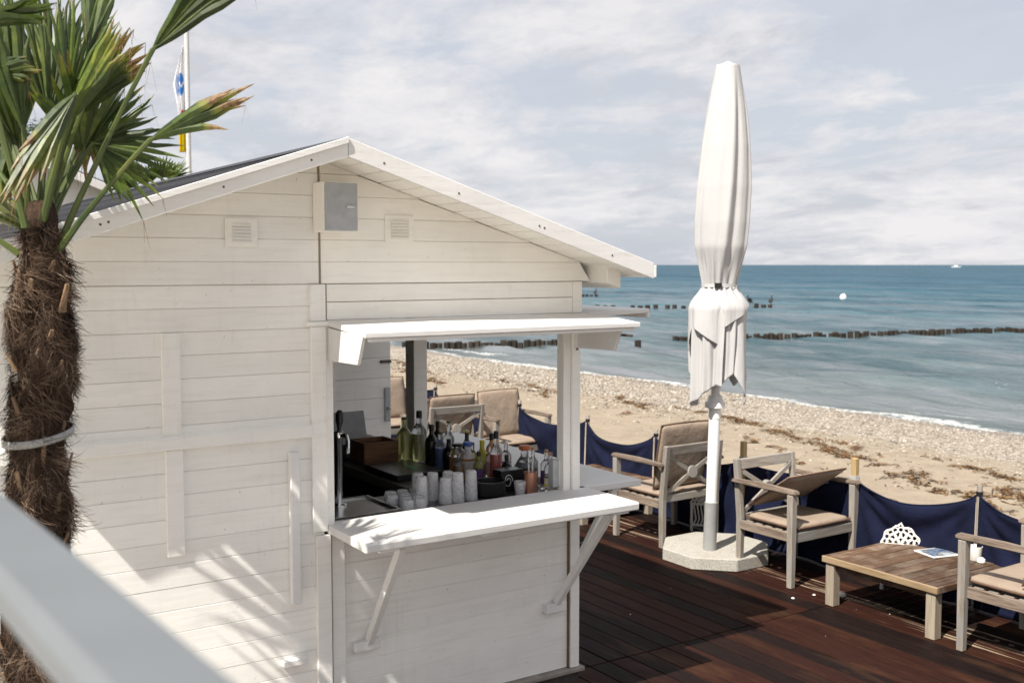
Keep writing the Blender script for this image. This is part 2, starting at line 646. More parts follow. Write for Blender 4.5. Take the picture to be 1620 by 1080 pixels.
def make_sea():
    t = NT('sea_water')
    geo = t.n('ShaderNodeNewGeometry')
    sx = t.n('ShaderNodeSeparateXYZ')
    t.t.links.new(geo.outputs['Position'], sx.inputs[0])
    n0 = t.noise(t.world((.9, .28, 1)), 0.16, 5, 0.6)
    xx = t.math('ADD', sx.outputs[0], t.math('MULTIPLY', t.math('SUBTRACT', n0, 0.5), 20.0))
    deep = t.ramp(t.math('MULTIPLY', t.math('SUBTRACT', xx, 20.0), 0.0042),
                  [(0.0, (0.135, 0.145, 0.135)), (0.04, (0.092, 0.130, 0.138)), (0.16, (0.052, 0.112, 0.138)), (0.5, (0.034, 0.096, 0.136)), (1.0, (0.034, 0.090, 0.130))])
    streak = t.noise(t.world((.5, .09, 1)), 0.35, 6, 0.65)
    c = t.mix(t.math('MULTIPLY', t.ramp(streak, [(0.45, 0.0), (0.56, 1.0)]), 0.8), deep, t.mix(1.0, deep, (0.45, 0.55, 0.62), 'MULTIPLY'))
    # foam where the water runs out on the shingle, and on a small breaker
    fn = t.noise(t.world((1.2, .35, 1)), 1.3, 6, 0.7)
    xf = t.math('ADD', sx.outputs[0], t.math('MULTIPLY', t.math('SUBTRACT', fn, 0.5), 2.4))
    b1 = t.ramp(t.math('ABSOLUTE', t.math('SUBTRACT', xf, 20.95)), [(0.10, 1.0), (0.40, 0.0)])
    b2 = t.ramp(t.math('ABSOLUTE', t.math('SUBTRACT', xf, 22.4)), [(0.03, 1.0), (0.12, 0.0)])
    brk = t.ramp(t.noise(t.world((.2, .16, 1)), 1.0, 3, 0.5), [(0.50, 0.0), (0.60, 1.0)])
    ft = t.noise(t.world(), 9, 5, 0.75)
    foam = t.math('MULTIPLY', t.math('MAXIMUM', t.math('MULTIPLY', b1, 0.8), t.math('MULTIPLY', b2, brk)), t.ramp(ft, [(0.40, 0.0), (0.56, 1.0)]))
    c = t.mix(foam, c, (0.78, 0.78, 0.76))
    w1 = t.noise(t.world((1.0, .42, 1)), 1.5, 7, 0.66, 0.3)
    w2 = t.noise(t.world((1.0, .30, 1)), 0.32, 5, 0.6, 0.2)
    h = t.math('ADD', t.math('MULTIPLY', w1, 0.30), t.math('MULTIPLY', w2, 0.85))
    t.bump(h, 0.9, 0.55)
    t.out(c, 0.7, 0, 0.0)
    nrm = t.b.inputs['Normal'].links[0].from_socket
    gl = t.n('ShaderNodeBsdfGlossy')
    gl.inputs['Roughness'].default_value = 0.2
    t.t.links.new(nrm, gl.inputs['Normal'])
    # how much of the sky the wind-roughened water mirrors: calm lanes and darker, ruffled ones
    r1 = t.noise(t.world((1.0, .17, 1)), 0.55, 9, 0.74, 0.3)
    r2 = t.noise(t.world((1.0, .12, 1)), 0.09, 8, 0.7, 0.3)
    rr_ = t.math('ADD', t.math('MULTIPLY', r1, 0.6), t.math('MULTIPLY', r2, 0.4))
    near = t.ramp(t.math('MULTIPLY', t.math('SUBTRACT', sx.outputs[0], 20.0), 0.0062), [(0.0, 0.42), (0.12, 0.36), (0.45, 0.26), (1.0, 0.17)])
    lane = t.ramp(rr_, [(0.42, 0.20), (0.50, 0.95), (0.58, 1.8)])
    fac = t.math('MULTIPLY', t.math('MULTIPLY', near, lane), t.math('SUBTRACT', 1.0, foam), True)
    ms = t.n('ShaderNodeMixShader')
    t.t.links.new(fac, ms.inputs[0])
    t.t.links.new(t.b.outputs[0], ms.inputs[1])
    t.t.links.new(gl.outputs[0], ms.inputs[2])
    t.t.links.new(ms.outputs[0], t.t.nodes['Material Output'].inputs[0])
    xs = np.concatenate([np.geomspace(18.5, 260, 420), np.geomspace(270, 30000, 60)])
    ss = np.linspace(-1.0, 3.0, 420)
    X, S = np.meshgrid(xs, ss, indexing='ij')
    Y = X * S
    Z = np.full_like(X, SEA)
    rng = np.random.default_rng(3)
    dist = np.sqrt(X ** 2 + Y ** 2)
    step = np.maximum(np.gradient(xs)[:, None] * np.ones_like(X), X * (4.0 / 420) * 0.6)
    for k in range(17):
        lam = 0.7 * (1.13 ** k)
        a = rng.normal(math.pi + .10, 0.36)
        ph = rng.uniform(0, 6.28)
        amp = 0.0175 * lam ** 0.62 * np.clip(1.2 - 3.2 * step / lam, 0, 1)
        arg = 2 * math.pi / lam * (X * math.cos(a) + Y * math.sin(a)) + ph
        sn = np.sin(arg)
        Z += amp * (sn + 0.25 * (2 * sn * sn - 1))
    shore = np.clip((X - 20.3) / 3.5, 0.10, 1)
    Z = SEA + (Z - SEA) * shore
    # one low swell about to break along the shore
    yb = 22.35 + .35 * np.sin(Y * .23) + .2 * np.sin(Y * .71 + 1)
    Z += 0.085 * np.exp(-((X - yb) / .42) ** 2) * np.clip(.4 + .6 * np.sin(Y * .17 + 2.6), 0, 1)
    V = np.stack([X, Y, Z], -1).reshape(-1, 3)
    tag(link('sea', fast_mesh('sea', V, grid_faces(len(xs), len(ss)), t.m, True)), kind='structure',
        label='blue green sea with small wind waves')


make_sea()


pv = MB()  # unseen pale ground, added to bounce sunlight onto the shaded kiosk wall
pv.box(-9, 1.54, -7, YPAVE, -.30, -.002)
tag(pv.build('bounce_pavement', plain('bounce_paving', (0.60, 0.56, 0.50), 0.9, 0, 0.1, 3.0)), kind='structure')

# pebbles on the shingle bank
def make_pebbles():
    t = NT('pebble_stone')
    g = t.n('ShaderNodeNewGeometry')
    rp = g.outputs['Random Per Island']
    c = t.ramp(rp, [(0.0, (0.13, 0.11, 0.09)), (0.3, (0.25, 0.215, 0.175)), (0.7, (0.33, 0.29, 0.24)), (1.0, (0.47, 0.43, 0.38))])
    t.out(c, 0.75, 0, 0.3)
    bm = bmesh.new()
    bmesh.ops.create_icosphere(bm, subdivisions=1, radius=1)
    base = np.array([v.co[:] for v in bm.verts])
    tri = np.array([[v.index for v in f.verts] for f in bm.faces])
    bm.free()
    n = 26000
    y = 4 + 30 * RNG.random(n) ** 1.5
    x = 15.0 + RNG.normal(2.6, 2.2, n)
    x = np.where(x > 21.2, 21.2 - RNG.random(n) * 4, np.where(x < 10.5, 16 + RNG.random(n) * 4, x))
    s = 0.009 + 0.018 * RNG.random(n) ** 2.4 + 0.0010 * np.clip(y - 8, 0, 20)
    s = np.where(RNG.random(n) < .012, s * 2.1, s)
    sc = np.stack([s * (0.8 + .5 * RNG.random(n)), s * (0.8 + .5 * RNG.random(n)), s * (.45 + .2 * RNG.random(n))], 1)
    a = RNG.random(n) * 6.28
    z = beach_h(x, y) + sc[:, 2] * .35
    P = base[None] * sc[:, None, :]
    ca, sa = np.cos(a)[:, None], np.sin(a)[:, None]
    V = np.stack([P[..., 0] * ca - P[..., 1] * sa + x[:, None], P[..., 0] * sa + P[..., 1] * ca + y[:, None], P[..., 2] + z[:, None]], -1)
    F = tri[None] + (np.arange(n) * len(base))[:, None, None]
    tag(link('pebbles', fast_mesh('pebbles', V.reshape(-1, 3), F.reshape(-1, 3), t.m, True)), kind='stuff', label='pale pebbles strewn over the shingle bank')


make_pebbles()


def make_weed():
    t = NT('dry_seaweed')
    g = t.n('ShaderNodeNewGeometry')
    c = t.ramp(g.outputs['Random Per Island'], [(0.0, (0.045, 0.025, 0.012)), (0.6, (0.12, 0.065, 0.028)), (1.0, (0.21, 0.125, 0.056))])
    t.out(c, 0.8, 0, 0.2)
    # clumps: centre x, y, length along the tide line, width
    cl = [(15.0, 15.6, 1.5, .30), (14.7, 14.4, 1.3, .28), (14.3, 13.1, 1.5, .34), (13.8, 12.3, 1.0, .22), (13.2, 11.15, 1.1, .36), (12.6, 9.7, 1.7, .30),
          (11.8, 8.15, 1.6, .22), (12.2, 7.6, 1.6, .42), (13.6, 8.3, 1.1, .22), (14.0, 9.5, .8, .2), (12.0, 6.6, 1.8, .4), (11.4, 5.6, 1.6, .3), (13.9, 11.3, .9, .18),
          (14.7, 17.6, 1.4, .22), (15.2, 18.6, 1.0, .2), (14.9, 21.4, 2.0, .24), (15.3, 24.0, 2.2, .26), (13.9, 20.0, 1.0, .15), (15.3, 29.5, 3.0, .35),
          (14.4, 26.8, 2.2, .3), (13.4, 25.4, 2.0, .25), (12.8, 23.0, 1.6, .18), (15.6, 33.5, 3.2, .4), (13.5, 29.0, 2.4, .3), (12.6, 12.0, .9, .10), (11.9, 10.6, .9, .1), (10.7, 8.6, .8, .08), (13.3, 16.4, .9, .12)]
    vs, fs = [], []
    rng = np.random.default_rng(11)
    for (px, py, ln, wd) in cl:
        wd *= .50
        n = int(330 * ln * (wd + .05) * 1.9)
        for _ in range(n):
            u = rng.normal(0, .42)
            w = rng.normal(0, .45) * (1 - min(abs(u), .95) * .6) + (rng.normal(0, 1.6) if rng.random() < .22 else 0)
            if mnoise.noise(Vector((u * ln * 2.6, px, py))) < -.12:
                continue
            yy = py + u * ln
            xx = px + w * wd * 1.4 + u * ln * .33 + .10 * math.sin(yy * 5.1) + .06 * math.sin(yy * 13)
            zz_ = float(beach_h(np.array(xx), np.array(yy))) + rng.random() * .026 * max(0, 1 - abs(w)) + .004
            a = rng.random() * 6.28
            L, W = .03 + .07 * rng.random(), .006 + .012 * rng.random()
            dx, dy = math.cos(a), math.sin(a)
            b = len(vs)
            for k, (s, h) in enumerate(((-1, 0), (0, .010 + .012 * rng.random()), (1, 0))):
                off = .02 * rng.normal()
                vs.append((xx + dx * L * s - dy * (W + off), yy + dy * L * s + dx * (W + off), zz_ + h))
                vs.append((xx + dx * L * s + dy * (W - off), yy + dy * L * s - dx * (W - off), zz_ + h + .006 * rng.normal()))
            fs += [(b, b + 1, b + 3, b + 2), (b + 2, b + 3, b + 5, b + 4)]
    tag(link('seaweed', fast_mesh('seaweed', np.array(vs), np.array(fs), t.m)), kind='stuff', label='brown dried seaweed in patches along the tide line')


make_weed()

# groynes of timber piles
M['pile'] = wood('wet_dark_pile', (0.006, 0.005, 0.004), (0.035, 0.026, 0.018), (8, 8, 1), 0.6, 0.5, 0.3)


def groyne(label, line, spacing, top, rad, gaps, seed):
    rng = random.Random(seed)
    root = empty('groyne', (line[0][0], line[0][1], SEA))
    tag(root, label, 'groyne', 'timber groynes in the sea')
    meshes = []
    for k in range(5):
        mb = MB()
        h = 1.2
        n = 7
        a0 = rng.random()
        pr = [(rad * rng.uniform(.88, 1.08)) for _ in range(n)]
        vs, fs = [], []
        tilt = rng.uniform(-.05, .05)
        for z in (-1.1, -.02, 0.0):
            for i in range(n):
                a = a0 + 2 * math.pi * i / n
                r = pr[i] * (1 if z < -.01 else .86)
                vs.append((r * math.cos(a) + tilt * z, r * math.sin(a), z + (rng.uniform(-.02, .02) if z > -.5 else 0)))
        for j in range(2):
            for i in range(n):
                fs.append((j * n + i, j * n + (i + 1) % n, (j + 1) * n + (i + 1) % n, (j + 1) * n + i))
        fs.append(tuple(range(2 * n, 3 * n)))
        mb.add(vs, fs)
        meshes.append(mb.mesh('pile', M['pile']))
    tot = 0.0
    seg = []
    for a, b in zip(line[:-1], line[1:]):
        d = math.dist(a, b)
        seg.append((tot, tot + d, a, b))
        tot += d
    s = 0.0
    i = 0
    while s < tot:
        for s0, s1, a, b in seg:
            if s0 <= s <= s1:
                f = (s - s0) / (s1 - s0)
                x, y = a[0] + f * (b[0] - a[0]), a[1] + f * (b[1] - a[1])
        if not any(g0 < s / tot < g1 for g0, g1 in gaps):
            o = link('pile', meshes[i % 5], root, (x - line[0][0] + rng.uniform(-.04, .04), y - line[0][1] + rng.uniform(-.04, .04), top + rng.uniform(-.07, .06)), (0, 0, rng.random() * 6))
            o.scale = (1, 1, 1)
        s += spacing * (rng.choice([.92, .95, 1.0, 1.0, 1.05, 1.5]))
        i += 1
    return root


groyne('long near row of dark timber piles, closer to the beach', [(21.2, 40.6), (24.0, 38.9), (27.0, 37.9), (30.5, 36.4), (32.8, 36.6), (40.9, 35.0), (53.2, 32.3), (60, 30.6)], .27, .235, .145,
       [(.226, .246), (.259, .307)], 3)
groyne('short row of piles further out, one bird at each end', [(52.5, 67.6), (58.9, 63.8), (65.7, 61.6)], .62, .32, .20, [(.12, .16)], 5)
groyne('four far stumps of piles seen beside the kiosk eave', [(70.7, 93.6), (72.0, 92.8)], .50, .28, .18, [], 8)

# small brown bank post things: sea buoy, far boat, birds
b = MB()
b.lathe([(0.02, -.25), (.20, -.18), (.30, 0), (.33, .15), (.27, .33), (.15, .43), (.06, .46), (.05, .52)], 16)
tag(b.build('buoy', plain('white_buoy', (0.80, 0.79, 0.76), 0.4), None, 0, True, (87.4, 72.3, SEA + .12), (0.15, .2, 0)), 'white round buoy floating on the open sea', 'buoy')
bt = empty('motor_boat', (1344, 916, SEA))
bt.scale = (.55, .55, .55)
tag(bt, 'tiny white boat on the horizon', 'boat')
b = MB()
b.add([(-14, -2.2, 2.6), (-14, 2.2, 2.6), (10, 2.4, 2.8), (10, -2.4, 2.8), (16, 0, 3.4), (-13, -1.6, -.4), (-13, 1.6, -.4), (9, 1.4, -.4), (9, -1.4, -.4)],
      [(0, 1, 2, 3), (3, 2, 4), (0, 5, 6, 1), (1, 6, 7, 2), (3, 8, 5, 0), (2, 7, 4), (4, 7, 8), (4, 8, 3), (5, 8, 7, 6)])
b.build('hull', plain('boat_white', (.8, .8, .8)), bt, rot=(0, 0, R(-30)))
b = MB()
b.box(-6, 3, -1.6, 1.6, 2.7, 5.0)
b.build('cabin', plain('cabin_white', (.78, .78, .78)), bt, .3, rot=(0, 0, R(-30)))

M['bird'] = plain('dark_plumage', (0.02, 0.018, 0.016), 0.7)
M['beak'] = plain('pale_beak', (0.35, 0.28, 0.14), 0.5)


def bird(x, y, z, rz, label, spread=False):
    r = empty('cormorant', (x, y, z), rz)
    r.scale = (1.5, 1.5, 1.5)
    tag(r, label, 'bird', 'dark sea birds on the groyne piles')
    mb = MB()
    mb.tube([(-.20, 0, .06), (-.12, 0, .10), (0, 0, .17), (.08, 0, .25), (.10, 0, .33), (.09, 0, .40), (.13, 0, .45), (.16, 0, .455)],
            [.012, .045, .085, .07, .036, .026, .034, .015], 8)
    mb.tube([(-.02, .03, .0), (0, .03, .12)], [.012, .018], 5)
    mb.tube([(-.02, -.03, .0), (0, -.03, .12)], [.012, .018], 5)
    mb.build('body', M['bird'], r, smooth=True)
    for s in (-1, 1):
        w = MB()
        if spread:
            w.add([(.06, .06 * s, .27), (-.06, .07 * s, .22), (-.16, .30 * s, .20), (-.02, .36 * s, .33), (.08, .24 * s, .33)], [(0, 1, 2, 3, 4)])
            w.add([(.06, .06 * s, .255), (-.06, .07 * s, .205), (-.16, .30 * s, .19), (-.02, .36 * s, .32), (.08, .24 * s, .32)], [(4, 3, 2, 1, 0)])
        else:
            w.tube([(.06, .07 * s, .25), (-.04, .085 * s, .17), (-.20, .04 * s, .07)], [.02, .045, .01], 6)
        w.build('wing', M['bird'], r, smooth=True)
    k = MB()
    k.tube([(.16, 0, .455), (.24, 0, .45)], [.011, .004], 5)
    k.build('beak', M['beak'], r)


bird(63.9, 62.2, SEA + .34, 2.4, 'dark sea bird with half opened wings on a groyne pile', True)
bird(65.7, 61.6, SEA + .34, .4, 'dark sea bird standing upright on the last far pile')
bird(71.9, 92.9, SEA + .31, .4, 'dark sea bird on the far stumps beside the eave')

# ------------------------------------------------------------------ deck
deck = MB()
deck.box(1.56, 6.72, -4, 26, -.36, -.034)
deck_o = tag(deck.build('deck', M['deckbase']), kind='structure', label='dark red brown hardwood deck in front of the beach')
PITCHB, BW = 0.143, 0.1365
bmesh_by_len = {}
for (y0, y1) in ((1.8, 4.795), (4.805, 7.795), (7.805, 10.795), (10.805, 13.795), (13.805, 16.8)):
    mb = MB()
    L = y1 - y0
    mb.box(-BW / 2, BW / 2, -L / 2, L / 2, -.030, 0)
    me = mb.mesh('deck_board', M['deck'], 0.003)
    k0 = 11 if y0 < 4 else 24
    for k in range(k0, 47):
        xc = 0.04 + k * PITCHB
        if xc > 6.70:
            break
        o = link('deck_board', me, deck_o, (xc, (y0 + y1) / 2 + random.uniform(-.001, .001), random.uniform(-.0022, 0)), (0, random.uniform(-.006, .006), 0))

# ------------------------------------------------------------------ kiosk
YW = 4.62                   # front wall plane
XL, XR, XA = 0.478, 3.474, 1.976
ZA, SLR, SLL = 2.846, 0.310, 0.335
HR = 1.728                  # half width of the roof
YF, YB = 4.29, 10.0         # front and rear edge of the roof
FH = 0.082                  # visible fascia height
hut = empty('kiosk', (XA, YW, 0))
tag(hut, 'white plank bar kiosk with gabled dark roof and open serving hatch', 'kiosk')
HL = Vector((XA, YW, 0))


def hp(mb, name, mat='white', bevel=0.0025, parent=None, smooth=False):
    """a kiosk part from world coordinates"""
    me = mb.mesh(name, M[mat] if isinstance(mat, str) else mat, bevel, smooth)
    me.transform(Matrix.Translation(-HL))
    return link(name, me, parent or hut)


def board(x0, x1, z0, z1, yf=YW, th=0.03, mat='white', name='wall_board'):
    """lapped board: chamfered upper and lower edge so that the joint shows"""
    c = 0.0032
    j = random.uniform(-.0008, .0008)
    mb = MB()
    mb.prism([(yf + th, z0 + .0004), (yf + th, z1 - .0004), (yf + c * 1.1 + j, z1 - .0004), (yf + j, z1 - c), (yf + j, z0 + c * .6), (yf + c * .8 + j, z0 + .0004)], 0, x0, x1)
    return hp(mb, name, mat, 0)


def roof_under(x):
    return ZA - (SLR if x > XA else SLL) * abs(x - XA) - FH + .015


def roof_x(z):
    d = ZA - FH + .012 - z
    return XA - d / SLL, XA + d / SLR


BP = 0.1005
# left field of the front wall
n = 0
z = 0.103
while z < 2.2:
    z1 = min(z + BP, 2.211)
    board(XL, 1.985, z, z1)
    z += BP
# gable boards, split at the seam
zs = [2.2135 + BP * k for k in range(7)]
for i, z0 in enumerate(zs):
    z1 = z0 + BP
    xl0, xr0 = roof_x(z0)
    xl1, xr1 = roof_x(z1)
    xl0, xr0 = max(xl0, XL), min(xr0, XR + .06)
    xl1, xr1 = max(xl1, XL), min(xr1, XR + .06)
    if xl0 > 1.97:
        continue
    for side in (0, 1):
        a0, b0, a1, b1 = (xl0, 1.972, min(xl1, 1.972), 1.972) if side == 0 else (1.984, xr0, 1.984, max(xr1, 1.984))
        if z1 > ZA - FH:
            continue
        yf = YW if side == 0 else YW - .004
        mb = MB()
        c = .003
        pts = [(a0, z0 + .0004), (b0, z0 + .0004), (b1, z1 - .0004), (a1, z1 - .0004)]
        vs = [(p[0], yf + .03, p[1]) for p in pts] + [(p[0], yf + c, p[1]) for p in pts]
        ins = [(a0, z0 + c), (b0, z0 + c), (b1 - (.004 if side else 0), z1 - c), (a1, z1 - c)]
        vs += [(p[0], yf, p[1]) for p in ins]
        fs = [(0, 1, 2, 3)] + [(i2, (i2 + 1) % 4, 4 + (i2 + 1) % 4, 4 + i2) for i2 in range(4)] + [(4 + i2, 4 + (i2 + 1) % 4, 8 + (i2 + 1) % 4, 8 + i2) for i2 in range(4)] + [(8, 9, 10, 11)]
        mb.add(vs, fs)
        hp(mb, 'gable_board', 'white' if side == 0 else 'cream', 0)
# small apex boards
mb = MB()
mb.prism([(XA - .19, 2.7168), (XA - .006, 2.7168), (XA - .006, 2.775)], 1, YW, YW + .03)
hp(mb, 'gable_board', 'white', 0)
mb = MB()
mb.prism([(XA + .008, 2.7168), (XA + .20, 2.7168), (XA + .008, 2.776)], 1, YW - .004, YW + .03)
hp(mb, 'gable_board', 'cream', 0)
mb = MB()
mb.box(1.9725, 1.9835, YW + .006, YW + .03, 2.216, 2.76)
hp(mb, 'joint_strip', 'seam', 0)
# backing that closes the joints
mb = MB()
mb.prism([(XL + .01, .11), (1.98, .11), (1.98, 2.05), (XR - .02, 2.05), (XR - .02, 2.28), (XA, 2.75), (XL + .01, 2.25)], 1, YW + .0105, YW + .05)
hp(mb, 'wall_backing', 'backing', 0)
# lintel over the hatch
board(2.007, XR - .064, 2.046, 2.128, YW - .012, .04, 'cream', 'lintel_board')
board(2.007, XR - .064, 2.130, 2.211, YW - .012, .04, 'cream', 'lintel_board')
mb = MB()
mb.box(XR - .062, XR, YW - .016, YW + .045, 2.046, 2.2115)
hp(mb, 'lintel_end', 'cream')
# wall plate ends at the right eave
mb = MB()
mb.prism([(XR + .063, 2.205), (XR + .155, 2.175), (XR + .155, 2.285), (XR + .063, 2.305)], 1, 4.47, 10.0)
hp(mb, 'wall_plate', 'cream')
# trim of the left field
for name, x0, x1, z0, z1, th in (
        ('batten', 1.248, 1.328, 1.572, 2.011, .017), ('batten', 1.256, 1.332, 1.046, 1.5085, .017),
        ('ledge', XL + .003, 1.9215, 1.511, 1.566, .030), ('post_trim', 1.9225, 1.997, 1.062, 2.019, .020),
        ('trim_block', 1.9225, 1.997, 2.0425, 2.2105, .020), ('post_cap', 1.905, 2.034, 2.0205, 2.041, .030),
        ('lower_post_trim', 1.937, 2.010, .106, 1.045, .022)):
    mb = MB()
    if name == 'ledge':
        mb.prism([(YW - .001, z1 + .014), (YW - th, z1 - .002), (YW - th, z0), (YW - .001, z0)], 0, x0, x1)
    else:
        mb.box(x0, x1, YW - th, YW + .002, z0, z1)
    hp(mb, name, 'white', .003)
# inner jamb, left of the opening, and strip below it
mb = MB()
mb.box(1.9985, 2.036, YW - .006, YW + .075, 1.062, 2.045)
hp(mb, 'jamb', 'white', .003)
mb = MB()
mb.box(2.022, 2.088, YW - .002, YW + .03, .106, 1.047)
hp(mb, 'lower_strip', 'white', .003)
mb = MB()
mb.box(2.0105, 2.0215, YW + .012, YW + .03, .106, 1.047)
hp(mb, 'joint_strip', 'jointdark', 0)
# boards under the shelf
z = 0.103
while z < 1.0:
    board(2.089, XR - .066, z, min(z + .0975, 1.062), YW + .022, .025)
    z += .0975
mb = MB()
mb.box(XR - .058, XR, YW - .004, YW + .05, .103, 1.064)
hp(mb, 'corner_post', 'white', .003)
mb = MB()
mb.box(XR - .0655, XR - .0585, YW + .008, YW + .05, .106, 1.06)
hp(mb, 'joint_strip', 'jointdark', 0)
# upper right post: jamb and outer trim
mb = MB()
mb.box(XR - .10, XR - .052, YW + .012, YW + .075, 1.064, 2.045)
hp(mb, 'jamb', 'white', .003)
mb = MB()
mb.box(XR - .050, XR, YW - .004, YW + .10, 1.066, 2.044)
hp(mb, 'corner_post', 'white', .003)
# bottom sill and plinth
mb = MB()
mb.box(XL - .02, XR + .03, YW - .02, YW + .06, .078, .1015)
hp(mb, 'sill', plain('grey_sill', (.28, .25, .22), .8, 0, .25, 12), .004)
mb = MB()
mb.box(XL + .02, XR + .005, YW + .004, 10, 0.0005, .077)
hp(mb, 'plinth', plain('dark_plinth', (.05, .042, .036), .85, 0, .4, 14), .002)
# loose white stick and small blocks
mb = MB()
mb.box(1.808, 1.852, YW - .040, YW - .002, .745, 1.452)
hp(mb, 'batten', 'white_clean', .003)
for x0, x1, z0, z1 in ((1.76, 1.876, .462, .492), (2.128, 2.262, .452, .497), (3.246, 3.374, .437, .487)):
    mb = MB()
    yb = YW if x0 < 2 else YW + .024
    mb.box(x0, x1, yb - .045, yb - .001, z0, z1)
    hp(mb, 'foot_block', 'white_clean', .003)
# side and rear walls
for i in range(9):
    mb = MB()
    mb.box(XR - .03, XR, YW + .055, 9.9, .103 + i * .105, .103 + i * .105 + .102)
    hp(mb, 'side_board', 'white', .004)
for i in range(19):
    mb = MB()
    mb.box(XR - .03, XR, 7.86, 9.9, 1.06 + i * .06, 1.06 + i * .06 + .058)
    hp(mb, 'side_board', 'white', .004)
mb = MB()
mb.box(XR - .04, XR, YW + .106, 7.85, 2.05, 2.24)
hp(mb, 'side_lintel', 'white', .004)
mb = MB()
mb.box(XR - .105, XR - .004, 6.32, 6.44, 1.066, 2.049)
hp(mb, 'side_post', 'white', .003)
mb = MB()
mb.box(XL, XL + .03, YW + .052, 9.9, .103, 2.22)
hp(mb, 'left_wall', 'white', .003)
mb = MB()
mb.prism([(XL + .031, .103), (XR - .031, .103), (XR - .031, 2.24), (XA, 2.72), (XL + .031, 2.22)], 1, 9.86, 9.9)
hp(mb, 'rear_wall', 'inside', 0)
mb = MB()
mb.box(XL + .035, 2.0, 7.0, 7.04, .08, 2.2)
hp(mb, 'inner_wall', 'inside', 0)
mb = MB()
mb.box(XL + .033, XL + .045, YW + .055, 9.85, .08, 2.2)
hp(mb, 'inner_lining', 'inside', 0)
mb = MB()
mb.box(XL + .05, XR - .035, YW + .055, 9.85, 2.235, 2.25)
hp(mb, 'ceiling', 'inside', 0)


# roof: under-boards, shingle courses, fascia
def slope_pt(side, d, off):
    """point on the roof at horizontal distance d from the ridge, off above the top plane of the fascia"""
    sl = SLR if side > 0 else SLL
    return XA + side * d, ZA - sl * d + off


for side in (1, -1):
    nb = 17
    wdt = HR / nb
    for k in range(nb):
        d0, d1 = k * wdt + .003, (k + 1) * wdt - .003
        (xa, za), (xb, zb) = slope_pt(side, d0, -.066), slope_pt(side, d1, -.066)
        (xc, zc), (xd, zd) = slope_pt(side, d1, -.048), slope_pt(side, d0, -.048)
        mb = MB()
        mb.prism([(xa, za), (xb, zb), (xc, zc), (xd, zd)], 1, YF + .022, YB)
        hp(mb, 'roof_board', 'cream', 0)
    mb = MB()
    (xa, za), (xb, zb) = slope_pt(side, 0, -.047), slope_pt(side, HR, -.047)
    (xc, zc), (xd, zd) = slope_pt(side, HR, -.026), slope_pt(side, 0, -.026)
    mb.prism([(xa, za), (xb, zb), (xc, zc), (xd, zd)], 1, YF + .024, YB)
    hp(mb, 'roof_panel', 'shingle', 0)
    nc = 22
    wd = HR / nc
    for k in range(nc):
        d0, d1 = max(0, k * wd - .03), (k + 1) * wd
        (xa, za), (xb, zb) = slope_pt(side, d0, -.0255), slope_pt(side, d1, -.018)
        (xc, zc), (xd, zd) = slope_pt(side, d1, -.002), slope_pt(side, d0, -.0170)
        mb = MB()
        y = YF + .03
        first = True
        mb.prism([(xa, za), (xb, zb), (xc, zc), (xd, zd)], 1, y, YB)
        hp(mb, 'shingle_course', 'shingle', 0)
    # fascia board and its capping strip
    (xa, za), (xb, zb) = slope_pt(side, .0012, 0), slope_pt(side, HR, 0)
    mb = MB()
    mb.prism([(xa, za - FH), (xb, zb - FH), (xb, zb - .0005), (xa, za - .0005)], 1, YF, YF + .02)
    f_o = hp(mb, 'fascia', 'white_clean' if side > 0 else 'white', .002)
    if side < 0:
        mb = MB()
        mb.prism([(xa, za - .024), (xb, zb - .024), (xb, zb + .004), (xa, za + .004)], 1, YF - .012, YF - .0005)
        hp(mb, 'fascia_cap', 'white_clean', .002)
    for d in (.17, .55, 1.0, 1.03, 1.45):
        x_, z_ = slope_pt(side, d, -.048)
        mb = MB()
        mb.tube([(x_, YF - .0015, z_), (x_, YF + .002, z_)], .005, 8)
        hp(mb, 'screw', 'screw', 0, f_o)
    # eave board
    mb = MB()
    x0, z0 = slope_pt(side, HR + .001, 0)
    mb.box(min(x0, x0 + side * .018), max(x0, x0 + side * .018), YF, YB, z0 - .075, z0 - .012)
    hp(mb, 'eave_board', 'white', .002)
mb = MB()
mb.prism([(XA - .11, ZA - .11 * SLL - .001), (XA, ZA + .004), (XA + .11, ZA - .11 * SLR - .001), (XA, ZA - .012)], 1, YF + .03, YB)
hp(mb, 'ridge_cap', 'shingle', 0)


# louvred vents
def vent(x0, x1, z0, z1, mat):
    mb = MB()
    mb.box(x0, x1, YW - .012, YW - .0045, z0, z1)
    v = hp(mb, 'vent', mat, .002)
    w, h = x1 - x0, z1 - z0
    for k in range(6):
        zc = z0 + h * (.16 + .115 * k)
        mb = MB()
        mb.prism([(YW - .013, zc), (YW - .013, zc + .012), (YW - .022, zc + .002), (YW - .022, zc - .002)], 0, x0 + w * .2, x1 - w * .2)
        hp(mb, 'louvre', mat, 0, v)


vent(1.536, 1.679, 2.378, 2.505, 'white')
vent(2.308, 2.462, 2.405, 2.535, 'cream')

# meter box on the gable, fastened to the wall
mbx = empty('meter_box', (2.06, YW - .06, 2.56))
tag(mbx, 'small box with grey front fixed high on the kiosk gable', 'meter box')


def wp(root, mb, name, mat, bevel=.002, smooth=False, parent=None):
    me = mb.mesh(name, M[mat] if isinstance(mat, str) else mat, bevel, smooth)
    me.transform(Matrix.Translation(-Vector(root.location)))
    return link(name, me, parent or root)


